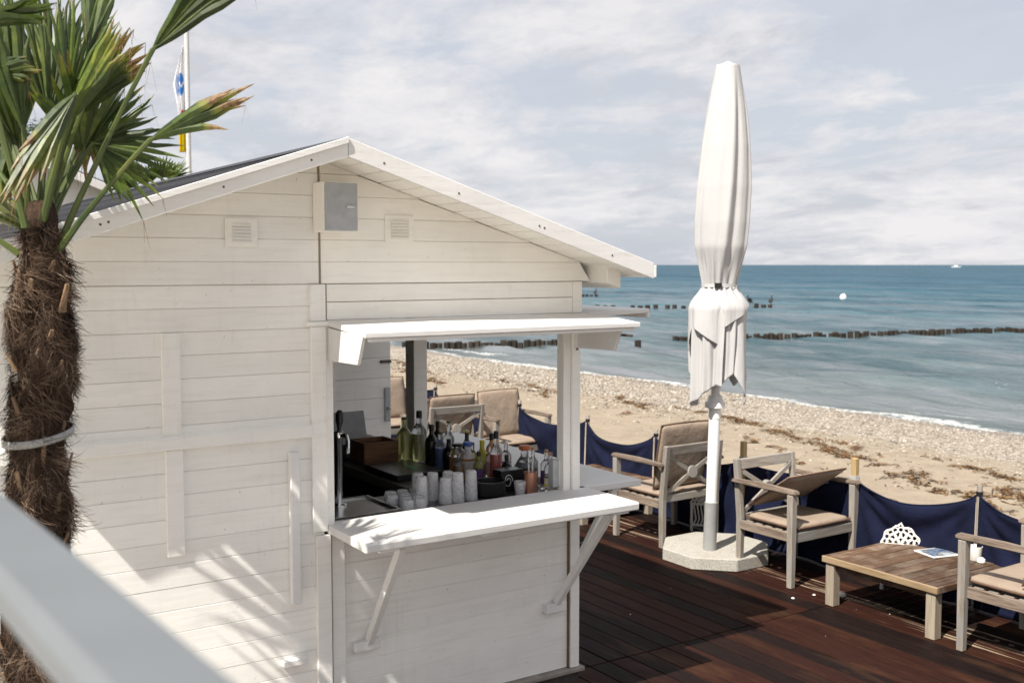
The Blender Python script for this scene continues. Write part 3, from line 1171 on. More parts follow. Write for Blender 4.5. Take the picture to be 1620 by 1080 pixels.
mb = MB()
mb.box(1.945, 2.110, YW - .125, YW - .005, 2.448, 2.672)
wp(mbx, mb, 'case', 'cream', .004)
mb = MB()
mb.box(1.950, 2.106, YW - .141, YW - .126, 2.453, 2.667)
dr = wp(mbx, mb, 'door', 'galv', .003)
mb = MB()
mb.box(2.048, 2.090, YW - .149, YW - .1415, 2.556, 2.568)
wp(mbx, mb, 'handle', 'steel', .002, False, dr)

# awning flap over the front hatch
mb = MB()
mb.prism([(YW - .0135, 2.020), (YW - .0135, 2.0452), (4.205, 2.008), (4.205, 1.984)], 0, 2.005, 3.545)
aw = hp(mb, 'awning_flap', 'white_top', .003)
mb = MB()
mb.box(2.03, 3.52, 4.215, 4.235, 1.966, 1.983)
hp(mb, 'awning_lip', 'white_top', .003, aw)
for x0, x1 in ((2.006, 2.024), (3.440, 3.458)):
    mb = MB()
    mb.prism([(4.60, 2.010), (4.23, 1.990), (4.29, 1.862), (4.60, 1.858)], 0, x0, x1)
    hp(mb, 'cheek', 'white_top', .002, aw)
mb = MB()
mb.box(3.461, 3.475, 4.18, 4.30, 1.938, 1.95)
hp(mb, 'hinge', 'hinge', .001, aw)
# awning flap over the side hatch
mb = MB()
mb.prism([(XR + .004, 2.045), (3.90, 2.060), (3.90, 2.036), (XR + .004, 2.020)], 1, 4.55, 7.85)
aw2 = hp(mb, 'awning_flap', 'white_top', .003)
mb = MB()
mb.box(3.882, 3.902, 4.548, 7.85, 2.008, 2.0355)
hp(mb, 'awning_lip', 'white_top', .003, aw2)
# shelves
mb = MB()
mb.prism([(4.205, 1.043), (4.190, 1.049), (4.187, 1.082), (4.197, 1.088), (YW + .05, 1.088), (YW + .05, 1.050)], 0, 1.998, 3.533)
sh = hp(mb, 'shelf', 'white_top', .003)
for x0, x1 in ((2.08, 2.17), (2.62, 2.70), (3.40, 3.50)):
    mb = MB()
    mb.box(x0, x1, 4.23, 4.52, 1.026, 1.0425)
    hp(mb, 'shelf_batten', 'white', .002, sh)
mb = MB()
mb.box(XR + .003, 3.925, 4.636, 6.7, 1.052, 1.088)
hp(mb, 'shelf', 'white_top', .004)
for xb, xt in ((2.205, 2.215), (3.32, 3.42)):
    mb = MB()
    mb.beam((xb, YW - .004, .485), (xt, 4.285, 1.024), .040, .034, (1, 0, 0))
    hp(mb, 'brace', 'white_clean', .003)
for y in (4.72, 6.5):
    mb = MB()
    mb.beam((XR + .02, y, .58), (3.80, y, 1.045), .036, .036, (0, 1, 0))
    hp(mb, 'brace', 'white', .003)
for x, z in ((3.452, .66), (2.06, .30), (3.45, 1.85)):
    mb = MB()
    mb.tube([(x, YW - .007, z), (x, YW + .002, z)], .007, 8)
    hp(mb, 'screw', 'screw', 0)

# open door leaf behind the kiosk
dl = empty('door_leaf', (3.50, 7.92, 0.0))
tag(dl, 'white plank door standing open at the rear of the kiosk', 'door')
for k in range(12):
    mb = MB()
    mb.box(3.495, 3.995, 7.90, 7.935, .06 + k * .165, .06 + k * .165 + .163)
    wp(dl, mb, 'plank', 'white', .003)
mb = MB()
mb.box(3.935, 3.985, 7.882, 7.8985, 1.02, 1.30)
lk = wp(dl, mb, 'lock_plate', 'galv', .003)
mb = MB()
mb.box(3.95, 3.97, 7.84, 7.8815, 1.12, 1.14)
wp(dl, mb, 'handle', 'steel', .003, False, lk)
mb = MB()
mb.box(3.90, 3.997, 7.885, 7.8985, 1.50, 1.525)
wp(dl, mb, 'bolt', 'hinge', .002)

# ------------------------------------------------------------------ bar inside
bar = empty('bar_counter', (2.8, 5.2, 0))
tag(bar, 'dark L shaped bar counter inside the kiosk', 'counter')
ZC = 1.046
mb = MB()
mb.prism([(2.06, 4.70), (3.43, 4.70), (3.43, 7.8), (2.80, 7.8), (2.80, 5.22), (2.06, 5.22)], 2, ZC - .035, ZC)
wp(bar, mb, 'worktop', 'counter', .003)
mb = MB()
mb.box(2.84, 2.86, 5.26, 7.75, .1, ZC - .036)
mb.box(2.08, 2.858, 5.17, 5.19, .1, ZC - .036)
wp(bar, mb, 'front_panel', 'black', 0)
mb = MB()
mb.box(2.784, 2.7995, 5.222, 7.8, ZC - .05, ZC + .002)
wp(bar, mb, 'edge_strip', plain('worn_edge', (.09, .085, .07), .5), .002)
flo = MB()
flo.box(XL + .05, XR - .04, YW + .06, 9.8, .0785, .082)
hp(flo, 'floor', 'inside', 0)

tr = empty('drip_tray', (2.30, 4.98, ZC))
tag(tr, 'steel drip tray with raised rim under the beer tap', 'tray')
mb = MB()
mb.box(2.10, 2.46, 4.80, 5.16, ZC + .0005, ZC + .014)
wp(tr, mb, 'tray_base', 'steel', .002)
for x0, x1, y0, y1 in ((2.10, 2.46, 4.78, 4.80), (2.10, 2.46, 5.16, 5.18), (2.46, 2.48, 4.78, 5.18), (2.08, 2.10, 4.78, 5.18)):
    mb = MB()
    mb.box(x0, x1, y0, y1, ZC + .0005, ZC + .026)
    wp(tr, mb, 'rim', 'steel', .003)
tap = empty('beer_tap', (2.255, 5.06, ZC))
tag(tap, 'chrome beer tap column with black handle beside the hatch post', 'tap')
mb = MB()
mb.lathe([(.04, .0145), (.04, .025), (.022, .03), (.022, .36), (.03, .37), (.03, .40), (.01, .405)], 18)
mb.build('column', M['chrome'], tap, 0, True)
mb = MB()
mb.tube([(0, 0, .385), (.02, -.06, .385), (.02, -.075, .36), (.02, -.075, .30)], .011, 8)
mb.build('spout', M['chrome'], tap, 0, True)
mb = MB()
mb.tube([(0, -.01, .40), (0, -.015, .43), (0, -.02, .46), (0, -.024, .50), (0, -.024, .515)], [.008, .011, .02, .02, .01], 10)
mb.build('handle', M['black'], tap, 0, True)


def glass_mat(name, col, rough=0.06, trans=0.85):
    t = NT(name)
    nz = t.noise(t.coords(), 40, 2)
    t.out(t.ramp(nz, [(.3, tuple(x * .95 for x in col)), (.7, col)]), rough, 0, 0.5)
    t.b.inputs['Transmission Weight'].default_value = trans
    t.b.inputs['IOR'].default_value = 1.4
    return t.m


M['clear'] = glass_mat('clear_glass', (.93, .95, .96), .04, .93)
M['frost'] = glass_mat('ribbed_glass', (1.0, .99, 1.0), .18, .5)
_t = M['frost'].node_tree
_vo = _t.nodes.new('ShaderNodeTexVoronoi')
_vo.inputs['Scale'].default_value = 85
_tc = _t.nodes.new('ShaderNodeTexCoord')
_t.links.new(_tc.outputs['Object'], _vo.inputs['Vector'])
_bp = _t.nodes.new('ShaderNodeBump')
_bp.inputs['Strength'].default_value = .8
_bp.inputs['Distance'].default_value = .006
_t.links.new(_vo.outputs['Distance'], _bp.inputs['Height'])
_t.links.new(_bp.outputs[0], _t.nodes['Principled BSDF'].inputs['Normal'])
M['paleglass'] = glass_mat('pale_green_glass', (.72, .72, .32), .08, .8)
M['darkglass'] = glass_mat('dark_bottle_glass', (.02, .022, .015), .08, .3)
M['amber'] = glass_mat('amber_liquid', (.62, .32, .09), .1, .5)
M['yellow'] = glass_mat('yellow_glass', (.66, .56, .05), .12, .35)
M['redliq'] = glass_mat('red_liquid', (.78, .05, .02), .1, .45)
M['blue'] = plain('blue_label', (.06, .14, .42), .5)
M['paper'] = plain('paper_label', (.74, .72, .68), .7, 0, .05)
M['pinkpaper'] = plain('pink_label', (.55, .36, .33), .7)
M['violet'] = plain('violet_label', (.13, .06, .20), .6)
M['cork'] = plain('cork', (.42, .27, .16), .85, 0, .25, 90)
M['orange'] = plain('orange_stopper', (.50, .13, .04), .5)
M['greenlid'] = plain('green_brown_lid', (.07, .10, .04), .6)
M['copper'] = plain('copper', (.62, .30, .20), .35, .55, .1)
M['stripe'] = plain('yellow_stripe', (.80, .68, .03), .6)
M['blacklab'] = plain('black_label', (.015, .015, .017), .6)
M['chalk'] = plain('chalk_drawing', (.60, .60, .58), .8)


def bottle(x, y, h, r, shape, gm, label, liquid=None, cap='black', lab=None, z=ZC):
    """shape: 'wine', 'straight', 'round', 'jar'"""
    o = empty('bottle' if shape != 'jar' else 'jar', (x, y, z), random.random() * .4)
    tag(o, label, 'jar' if shape == 'jar' else 'bottle', 'bottles on the bar')
    rn = r * .36
    pr = {'wine': [(r * .92, 0), (r, .01), (r, h * .58), (r * .9, h * .64), (r * .55, h * .72), (rn, h * .78), (rn, h * .96)],
          'straight': [(r * .94, 0), (r, .008), (r, h * .64), (r * .8, h * .70), (rn * 1.1, h * .76), (rn, h * .80), (rn, h * .94)],
          'round': [(r * .8, 0), (r, h * .10), (r * 1.02, h * .34), (r * .94, h * .50), (r * .62, h * .64), (rn, h * .74), (rn, h * .88)],
          'jar': [(r * .94, 0), (r, .01), (r, h * .70), (r * .86, h * .80), (r * .62, h * .86), (r * .62, h * .92)]}[shape]
    mb = MB()
    mb.lathe(pr, 20)
    mb.build('glass', M[gm], o, 0, True)
    if liquid:
        mb = MB()
        top = .56 if shape != 'jar' else .60
        mb.lathe([(r * .90, .006), (r * .93, .012), (r * .93, h * top * .98), (r * .88, h * top)], 18)
        mb.build('liquid', M[liquid], o, 0, True)
    if lab:
        mb = MB()
        f0, f1 = (.16, .46)
        ns = 20
        mb.lathe([(r * 1.012, h * f0), (r * 1.014, h * f1)], ns)
        mb.f = [f for f in mb.f if len(f) == 4]
        mb.mi = [0] * len(mb.f)
        lo = mb.build('label', M[lab], o, 0, True)
        if lab == 'paper':
            for zz0, zz1, mm in ((.40, .44, 'blacklab'), (.20, .25, 'stripe'), (.33, .35, 'stripe')):
                s = MB()
                s.lathe([(r * 1.022, h * zz0), (r * 1.022, h * zz1)], ns)
                s.f = [f for f in s.f if len(f) == 4]
                s.mi = [0] * len(s.f)
                s.build('stripe', M[mm], lo, 0, True)
    mb = MB()
    ct = pr[-1]
    rc = max(ct[0] * 1.12, .008)
    if shape == 'round':
        mb.lathe([(ct[0] * .9, ct[1] + .0005), (rc * 1.3, ct[1] + .004), (rc * 1.3, h)], 12)
    else:
        mb.lathe([(rc, ct[1] - h * (.10 if cap == 'black' and shape != 'jar' else .0) + .0005), (rc, h), (rc * .7, h + .003)], 12)
    mb.build('cap', M[cap], o, .001)
    return o


BT = [  # x, y, h, r, shape, glass, label, liquid, cap, label material
    (3.18, 6.10, .30, .052, 'wine', 'paleglass', 'pale green wine bottle at the wooden crate, leftmost of the bottles', None, 'greenlid', None),
    (3.25, 6.03, .35, .048, 'wine', 'clear', 'tall clear bottle with black neck before the dark post', 'paleglass', 'black', None),
    (3.24, 5.85, .28, .042, 'wine', 'darkglass', 'black glass bottle just right of the dark inner post', None, 'black', None),
    (3.256, 5.765, .24, .034, 'straight', 'clear', 'slim clear bottle with blue foot behind the jars', 'blue', 'greenlid', None),
    (3.278, 5.70, .20, .036, 'wine', 'darkglass', 'short dark bottle half hidden left of the swing top jar', None, 'black', None),
    (3.222, 5.50, .205, .048, 'jar', 'clear', 'glass jar of amber liquid with black top', 'amber', 'black', None),
    (3.223, 5.38, .235, .054, 'round', 'frost', 'round ribbed carafe with blue neck beside the amber jar', 'amber', 'blue', None),
    (3.30, 5.45, .21, .026, 'straight', 'clear', 'slim bottle with green brown ball stopper', None, 'greenlid', None),
    (3.291, 5.33, .245, .040, 'wine', 'yellow', 'opaque yellow bottle among the clear ones', None, 'yellow', None),
    (3.318, 5.27, .23, .044, 'straight', 'clear', 'corked bottle with pink and blue label', None, 'cork', 'pinkpaper'),
    (3.293, 5.18, .325, .036, 'wine', 'clear', 'tall bottle of bright red liqueur with black cap', 'redliq', 'black', None),
    (3.38, 5.21, .25, .032, 'straight', 'clear', 'clear bottle with violet label right of the red one', None, 'paper', 'violet'),
    (3.39, 5.03, .25, .062, 'round', 'clear', 'bulbous clear flask with orange stopper', None, 'orange', 'blacklab'),
    (3.40, 4.96, .245, .030, 'straight', 'clear', 'clear corked bottle, first right of the bulbous flask', None, 'cork', None),
    (3.42, 4.86, .245, .031, 'straight', 'clear', 'clear corked bottle behind the copper cup', None, 'cork', 'violet'),
    (3.385, 4.77, .245, .033, 'straight', 'clear', 'corked bottle with white, black and yellow striped label', None, 'cork', 'paper'),
    (3.36, 5.62, .26, .036, 'wine', 'darkglass', 'dark bottle with gold label behind the amber jar', None, 'yellow', 'stripe'),
    (3.37, 5.86, .29, .036, 'wine', 'clear', 'clear wine bottle behind the black one', None, 'greenlid', 'paper'),
    (3.38, 6.02, .27, .036, 'straight', 'darkglass', 'straight dark bottle right behind the inner post', None, 'black', None),
    (3.40, 5.40, .27, .034, 'straight', 'amber', 'amber bottle in the back row behind the yellow one', None, 'black', 'pinkpaper'),
    (3.15, 5.36, .17, .034, 'straight', 'clear', 'short clear bottle before the yellow one', 'amber', 'cork', None),
    (3.20, 5.22, .20, .030, 'wine', 'paleglass', 'small pale green bottle left of the red one', None, 'black', 'violet'),
    (3.30, 5.08, .19, .030, 'straight', 'darkglass', 'small dark bottle before the bulbous flask', None, 'black', 'stripe'),
]
for t_ in BT:
    bottle(t_[0], t_[1], t_[2] * .92, *t_[3:])

# black bowl, copper cup with straws, small glass, chalk-drawn black caddy
mb = MB()
mb.lathe([(.07, 0), (.085, .012), (.088, .085), (.080, .085), (.076, .02), (.01, .014)], 24)
tag(mb.build('bowl', M['black'], None, 0, True, (3.075, 4.90, ZC)), 'round black bowl between the tall glasses and the caddy', 'bowl')
cad = empty('caddy', (3.24, 4.97, ZC))
tag(cad, 'black napkin caddy with a white scroll drawing', 'caddy')
mb = MB()
mb.box(-.075, .075, -.045, .045, 0, .12)
mb.build('case', M['black'], cad, .004)
mb = MB()
mb.tube([(-.03 + .028 * math.cos(a) * (1 - a / 14), -.047, .06 + .04 * math.sin(a) * (1 - a / 14)) for a in np.linspace(0, 9, 30)], .0025, 5)
mb.build('scroll', M['chalk'], cad)
cup = empty('copper_cup', (3.295, 4.83, ZC))
tag(cup, 'copper coloured cup holding two pale straws', 'cup')
mb = MB()
mb.lathe([(.030, 0), (.034, .004), (.036, .12), (.033, .12), (.031, .01), (.005, .008)], 20)
mb.build('cup_body', M['copper'], cup, 0, True)
for dx in (-.015, .016):
    mb = MB()
    mb.tube([(dx * .4, 0, .012), (dx, 0, .20)], .004, 6)
    tag(mb.build('straw', M['paper'], None, 0, False, (3.295, 4.83, ZC)), 'pale straw in the copper cup, %s' % ('left one' if dx < 0 else 'right one'), 'straw', 'straws in the copper cup')
mb = MB()
mb.lathe([(.026, 0), (.034, .075), (.031, .075), (.024, .008), (.004, .006)], 18)
tag(mb.build('small_glass', M['frost'], None, 0, True, (3.225, 4.83, ZC)), 'small frosted glass left of the copper cup', 'glass')

# upturned tall glasses and low tumblers behind the shelf
mb = MB()
mb.lathe([(.036, 0), (.0365, .006), (.034, .05), (.032, .10), (.030, .148), (.026, .155)], 20)
tall = mb.mesh('tall_glass', M['frost'], 0, True)
rim_me = None
TG = [(2.945, 4.885, 1.0, 'nearest the bowl, rightmost of the row'), (2.855, 4.872, 1.0, 'second from the black bowl in its row'), (2.785, 4.880, .86, 'third from the bowl, a little shorter'),
      (2.765, 4.985, .95, 'in the second row behind the shorter glass'), (2.665, 4.925, .95, 'leftmost, next to the low tumblers'), (2.86, 4.985, .92, 'in the second row, right'), (2.70, 5.03, .93, 'in the second row, left')]
for x, y, s, w in TG:
    o = link('tall_glass', tall, None, (x, y, ZC))
    o.scale = (1, 1, s)
    tag(o, 'upturned tall ribbed glass, ' + w, 'glass', 'upturned tall glasses behind the shelf')
mb = MB()
mb.lathe([(.034, 0), (.035, .004), (.033, .045), (.029, .058), (.02, .06)], 18)
tum = mb.mesh('tumbler', M['frost'], 0, True)
for j in range(4):
    for i in range(5):
        x, y = 2.60 - i * .072 + j * .03, 4.82 + j * .076
        if x < 2.50 + .0 and j == 0 and i > 1:
            continue
        if x < 2.51:
            continue
        o = link('tumbler', tum, None, (x, y, ZC), (0, 0, random.random()))
        tag(o, 'low upturned glass tumbler, %s row from the shelf, %s from the tall glasses' % (('first', 'second', 'third', 'last')[j], ('nearest', 'second', 'third', 'fourth', 'farthest')[i]), 'glass', 'low upturned tumblers by the drip tray')

# crate, menu board, card reader, steel boxes
cr = empty('crate', (3.02, 6.20, ZC))
tag(cr, 'brown wooden crate on the bar holding bottles and cards', 'crate')
cr.scale = (.86, .86, .80)
for x0, x1, y0, y1 in ((-.15, .13, -.13, -.115), (-.15, .13, .115, .13), (-.15, -.135, -.1145, .1145), (.115, .13, -.1145, .1145)):
    mb = MB()
    mb.box(x0, x1, y0, y1, 0, .17)
    mb.build('side', M['crate'], cr, .002)
mb = MB()
mb.box(-.134, .114, -.114, .114, .001, .012)
mb.build('base', M['crate'], cr)
mn = MB()
mn.prism([(-.015, 0), (0, 0), (.06, .21), (.045, .21)], 0, -.14, .13)
tag(mn.build('grey_board', M['galv'], None, .003, False, (3.0, 6.55, ZC + .06)), 'plain grey card board standing behind the crate', 'board')
pd = empty('till_pad', (2.98, 5.75, ZC))
tag(pd, 'flat black till pad with a painted green glint on the counter', 'till')
mb = MB()
mb.box(-.16, .16, -.24, .20, 0, .035)
mb.build('case', M['black'], pd, .006)
mb = MB()
mb.box(.02, .07, -.10, .03, .0352, .0362)  # green glint on the pad, drawn as a thin coloured plate
mb.build('green_glint', plain('glint_green', (.02, .20, .12), .4), pd)
sb = MB()
sb.box(-.17, .17, -.14, .14, 0, .035)
sb.box(-.15, .15, -.12, .12, .0355, .060)
tag(sb.build('steel_box', M['steel'], None, .004, False, (2.98, 6.75, ZC + .10)), 'low steel box at the back of the counter', 'box')
sb = MB()
sb.lathe([(.12, 0), (.125, .01), (.118, .05), (.112, .05), (.10, .012), (.01, .01)], 24)
tag(sb.build('bowl', M['black'], None, 0, True, (2.92, 6.42, ZC)), 'shallow black dish left of the wooden crate', 'bowl')
sb = MB()
sb.box(-.15, .15, -.11, .11, 0, .0995)
tag(sb.build('cash_drawer', M['black'], None, .003, False, (2.98, 6.75, ZC)), 'dark cash drawer under the steel box', 'drawer')
rd = empty('wall_unit', (3.40, 4.66, 1.2))
tag(rd, 'grey and white electric unit fixed inside the right hatch post', 'electric box')
mb = MB()
mb.box(3.335, 3.372, 4.672, 4.72, 1.10, 1.25)
wp(rd, mb, 'cover', 'galv', .003)
mb = MB()
mb.box(3.372, 3.424, 4.665, 4.72, 1.105, 1.248)
wp(rd, mb, 'case', 'white', .003)

# ------------------------------------------------------------------ parasol
ux, uy = 5.93, 6.10
ub = empty('granite_slab', (ux, uy, 0))
tag(ub, 'pale granite slab with cut corners carrying the parasol pole', 'stone slab')
mb = MB()
a = .405
c_ = .24
mb.prism([(-a, -a + c_), (-a + c_, -a), (a - c_, -a), (a, -a + c_), (a, a - c_), (a - c_, a), (-a + c_, a), (-a, a - c_)], 2, 0.0, .095)
mb.build('stone', M['granite'], ub, .006)
um = empty('parasol', (5.80, 6.03, .0955))
tag(um, 'closed white parasol tied round the middle with a strap', 'parasol')
TILT = Matrix(((1, 0, .041), (0, 1, .008), (0, 0, 1)))


def up(mb, name, mat, smooth=True, parent=None):
    mb.v = [tuple(TILT @ Vector(v)) for v in mb.v]
    return mb.build(name, M[mat], parent or um, 0, smooth)


mb = MB()
mb.lathe([(.052, 0), (.052, .37), (.047, .372)], 20)
up(mb, 'ground_sleeve', 'sleeve')
mb = MB()
mb.lathe([(.044, .373), (.044, 1.02), (.047, 1.022), (.047, 1.10)], 20)
up(mb, 'pole', 'polewhite')
mb = MB()
mb.lathe([(.049, 1.10), (.078, 1.108), (.078, 1.145), (.06, 1.16), (.05, 1.20)], 20)
up(mb, 'collar', 'polewhite')
mb = MB()
mb.lathe([(.034, 1.19), (.034, 3.72)], 14)
up(mb, 'upper_pole', 'polewhite')
mb = MB()
mb.lathe([(.088, 3.702), (.088, 3.722), (.05, 3.73), (.012, 3.75)], 20)
up(mb, 'top_cap', 'polewhite')


def smooth01(t):
    t = min(1, max(0, t))
    return t * t * (3 - 2 * t)


def canopy_top():
    zs_ = np.linspace(2.055, 3.712, 74)
    prof_z = [2.055, 2.09, 2.19, 2.342, 2.533, 2.80, 3.108, 3.393, 3.56, 3.712]
    prof_r = [.120, .126, .152, .196, .205, .202, .181, .146, .117, .090]
    nth = 200
    V = []
    for z in zs_:
        r0 = np.interp(z, prof_z, prof_r)
        gather = math.exp(-((z - 2.06) / .16) ** 2)
        top = smooth01((3.75 - z) / .5)
        for k in range(nth):
            th = 2 * math.pi * k / nth
            tw = th + .55 * (3.6 - z) * .45
            f = .035 * math.cos(6 * tw + .6) * top + .045 * max(0, math.cos(3 * tw + 2.0)) ** 3 * top
            # two or three sharp pleats where the panels wrap
            for c0, w, am in ((.2, .12, .10), (1.55, .16, .12), (3.1, .10, .08), (4.4, .16, .13), (5.35, .07, .09)):
                dd = (tw - c0 + math.pi) % (2 * math.pi) - math.pi
                f += am * math.exp(-(dd / w) ** 2) * top - am * .45 * math.exp(-((dd - w * 1.8) / (w * .75)) ** 2) * top
            f += gather * .09 * math.cos(17 * th + 3 * math.sin(2 * th))
            f += .014 * top * mnoise.noise(Vector((math.cos(tw) * 5, math.sin(tw) * 5, z * 1.1))) + .006 * mnoise.noise(Vector((math.cos(tw) * 11, math.sin(tw) * 11, z * 3.0)))
            f += .02 * mnoise.noise(Vector((math.cos(th) * 1.5, math.sin(th) * 1.5, z * 2.2))) * 2
            r = r0 * (1 + f)
            V.append(TILT @ Vector((r * math.cos(th), r * math.sin(th), z)))
    nz = len(zs_)
    F = []
    for i in range(nz - 1):
        for k in range(nth):
            F.append((i * nth + k, i * nth + (k + 1) % nth, (i + 1) * nth + (k + 1) % nth, (i + 1) * nth + k))
    return np.array([v[:] for v in V]), np.array(F)


V, F = canopy_top()
link('canopy', fast_mesh('canopy', V, F, M['canvaswhite'], True), um)


FACE = math.atan2(-6.03, -5.8)


def flap(p0, p1, hem, layer, folds, amp, phase, flare=0.0, nth=64, ns=46):
    """one hanging piece of the closed canopy below the strap: angles p0..p1 from the viewer's side, hem = (u, height)"""
    V = []
    hu, hz = [h[0] for h in hem], [h[1] for h in hem]
    for i in range(ns):
        q = i / (ns - 1)
        for k in range(nth):
            u = k / (nth - 1)
            ph = p0 + (p1 - p0) * u
            hh = float(np.mean([np.interp(u + o_, hu, hz) for o_ in (-.03, -.015, 0, .015, .03)]))
            z = 2.052 - q * (2.052 - hh)
            d = 2.052 - z
            ph2 = ph + .05 * smooth01(d / .6) * math.sin(3 * ph + phase)
            r = .127 + .086 * smooth01(d / .19) + layer * smooth01(d / .12) - .012 * smooth01((d - .35) / .4) + flare * smooth01((d - .3) / .6)
            r += amp * smooth01(d / .30) * (.6 + .7 * d) * math.cos(2 * math.pi * folds * u + phase + .8 * d)
            r += .35 * amp * smooth01(d / .2) * math.cos(2 * math.pi * folds * 2.3 * u + 2 * phase - 1.1 * d)
            r += .010 * math.exp(-(d / .09) ** 2) * math.cos(17 * ph + 2 * math.sin(3 * ph))
            r -= .030 * smooth01(d / .3) * (math.exp(-(u / .07) ** 2) + math.exp(-((1 - u) / .07) ** 2))
            r *= 1 + .03 * mnoise.noise(Vector((ph * 3, z * 3, phase * 9.1))) + .012 * mnoise.noise(Vector((ph * 9, z * 5, phase * 5)))
            an = FACE + ph2
            V.append(TILT @ Vector((r * math.cos(an), r * math.sin(an), z)))
    o = link('canopy_flap', fast_mesh('canopy_flap', np.array([v[:] for v in V]), grid_faces(ns, nth), M['canvaswhite'], True), um)
    md = o.modifiers.new('thickness', 'SOLIDIFY')
    md.thickness = .003
    return o


for fl in ((-1.75, .12, [(0, 1.62), (.16, 1.53), (.40, 1.757), (1, 1.586)], .022, 1.6, .011, .4),
           (-1.35, .06, [(0, 1.13), (.13, 1.119), (1, 1.316)], -.008, 2.6, .020, 1.9),
           (-.06, .27, [(0, 1.30), (1, 1.28)], .002, .5, .010, 3.0),
           (.05, 1.95, [(0, 1.715), (.70, 1.90), (1, 1.88)], .024, 1.4, .010, 2.2),
           (.16, .95, [(0, 1.295), (1, 1.463)], .0, 1.5, .015, .9),
           (.62, 1.75, [(0, 1.40), (.42, 1.150), (.58, 1.134), (1, 1.40)], .006, 1.2, .016, 4.0, .035),
           (1.55, 3.3, [(0, 1.60), (.4, 1.25), (1, 1.5)], .004, 2.6, .020, 1.1),
           (3.1, 4.75, [(0, 1.25), (.5, 1.62), (1, 1.30)], .004, 2.6, .020, 5.2)):
    flap(*fl)
mb = MB()
mb.lathe([(.140, 2.035), (.140, 2.062)], 40)
mb.f = [f for f in mb.f if len(f) == 4]
mb.mi = [0] * len(mb.f)
st = up(mb, 'tie_strap', 'canvaswhite')
fa = FACE
mb = MB()
cxb, cyb = .149 * math.cos(fa - .08), .149 * math.sin(fa - .08)
tx, ty = -math.sin(fa), math.cos(fa)
mb.beam((cxb - tx * .026, cyb - ty * .026, 2.05), (cxb + tx * .026, cyb + ty * .026, 2.05), .014, .036, (0, 0, 1))
up(mb, 'buckle', 'black', False, st)

# ------------------------------------------------------------------ armchairs and cushions


def make_chair():
    r = empty('armchair')
    for s in (-1, 1):
        mb = MB()
        mb.beam((s * .335, -.255, 0), (s * .335, -.255, .672), .044, .044, (0, 1, 0), 0, .056, .052)
        mb.build('leg', M['teak'], r, .004)
        mb = MB()
        mb.prism([(.255, 0), (.300, 0), (.302, .40), (.345, .842), (.302, .842), (.248, .40)], 0, s * .300 - .021, s * .300 + .021)
        mb.build('leg', M['teak'], r, .004)
        mb = MB()
        mb.prism([(-.305, .676), (-.300, .706), (.0, .712), (.318, .700), (.318, .672), (-.27, .672)], 0, s * .335 - .030, s * .335 + .030)
        mb.build('arm', M['teakarm'], r, .009, False, (0, 0, 0), None, 2)
        mb = MB()
        mb.box(s * .318 - .013, s * .318 + .013, -.232, .252, .325, .392)
        mb.build('side_rail', M['teakarm'], r, .003)
    mb = MB()
    mb.box(-.312, .312, -.268, -.240, .322, .392)
    mb.build('front_rail', M['teakx'], r, .003)
    mb = MB()
    mb.box(-.278, .278, .262, .288, .372, .43)
    mb.build('back_rail', M['teakx'], r, .003)
    mb = MB()
    mb.prism([(.298, .762), (.326, .762), (.335, .838), (.306, .838)], 0, -.278, .278)
    mb.build('top_rail', M['teakx'], r, .004)
    for s in (-1, 1):
        mb = MB()
        mb.beam((s * .272, .281 + s * .003, .44), (-s * .272, .309 + s * .003, .755), .018, .036, (0, 0, 1))
        mb.build('cross_slat', M['teakx'], r, .002)
    mb = MB()
    mb.tube([(0, .276, .598), (0, .318, .602)], .052, 14)
    mb.build('cross_hub', M['teak'], r, .003)
    for k in range(5):
        mb = MB()
        mb.box(-.302, .302, -.215 + k * .095, -.155 + k * .095, .372, .390)
        mb.build('seat_slat', M['teakx'], r, .002)
    return r


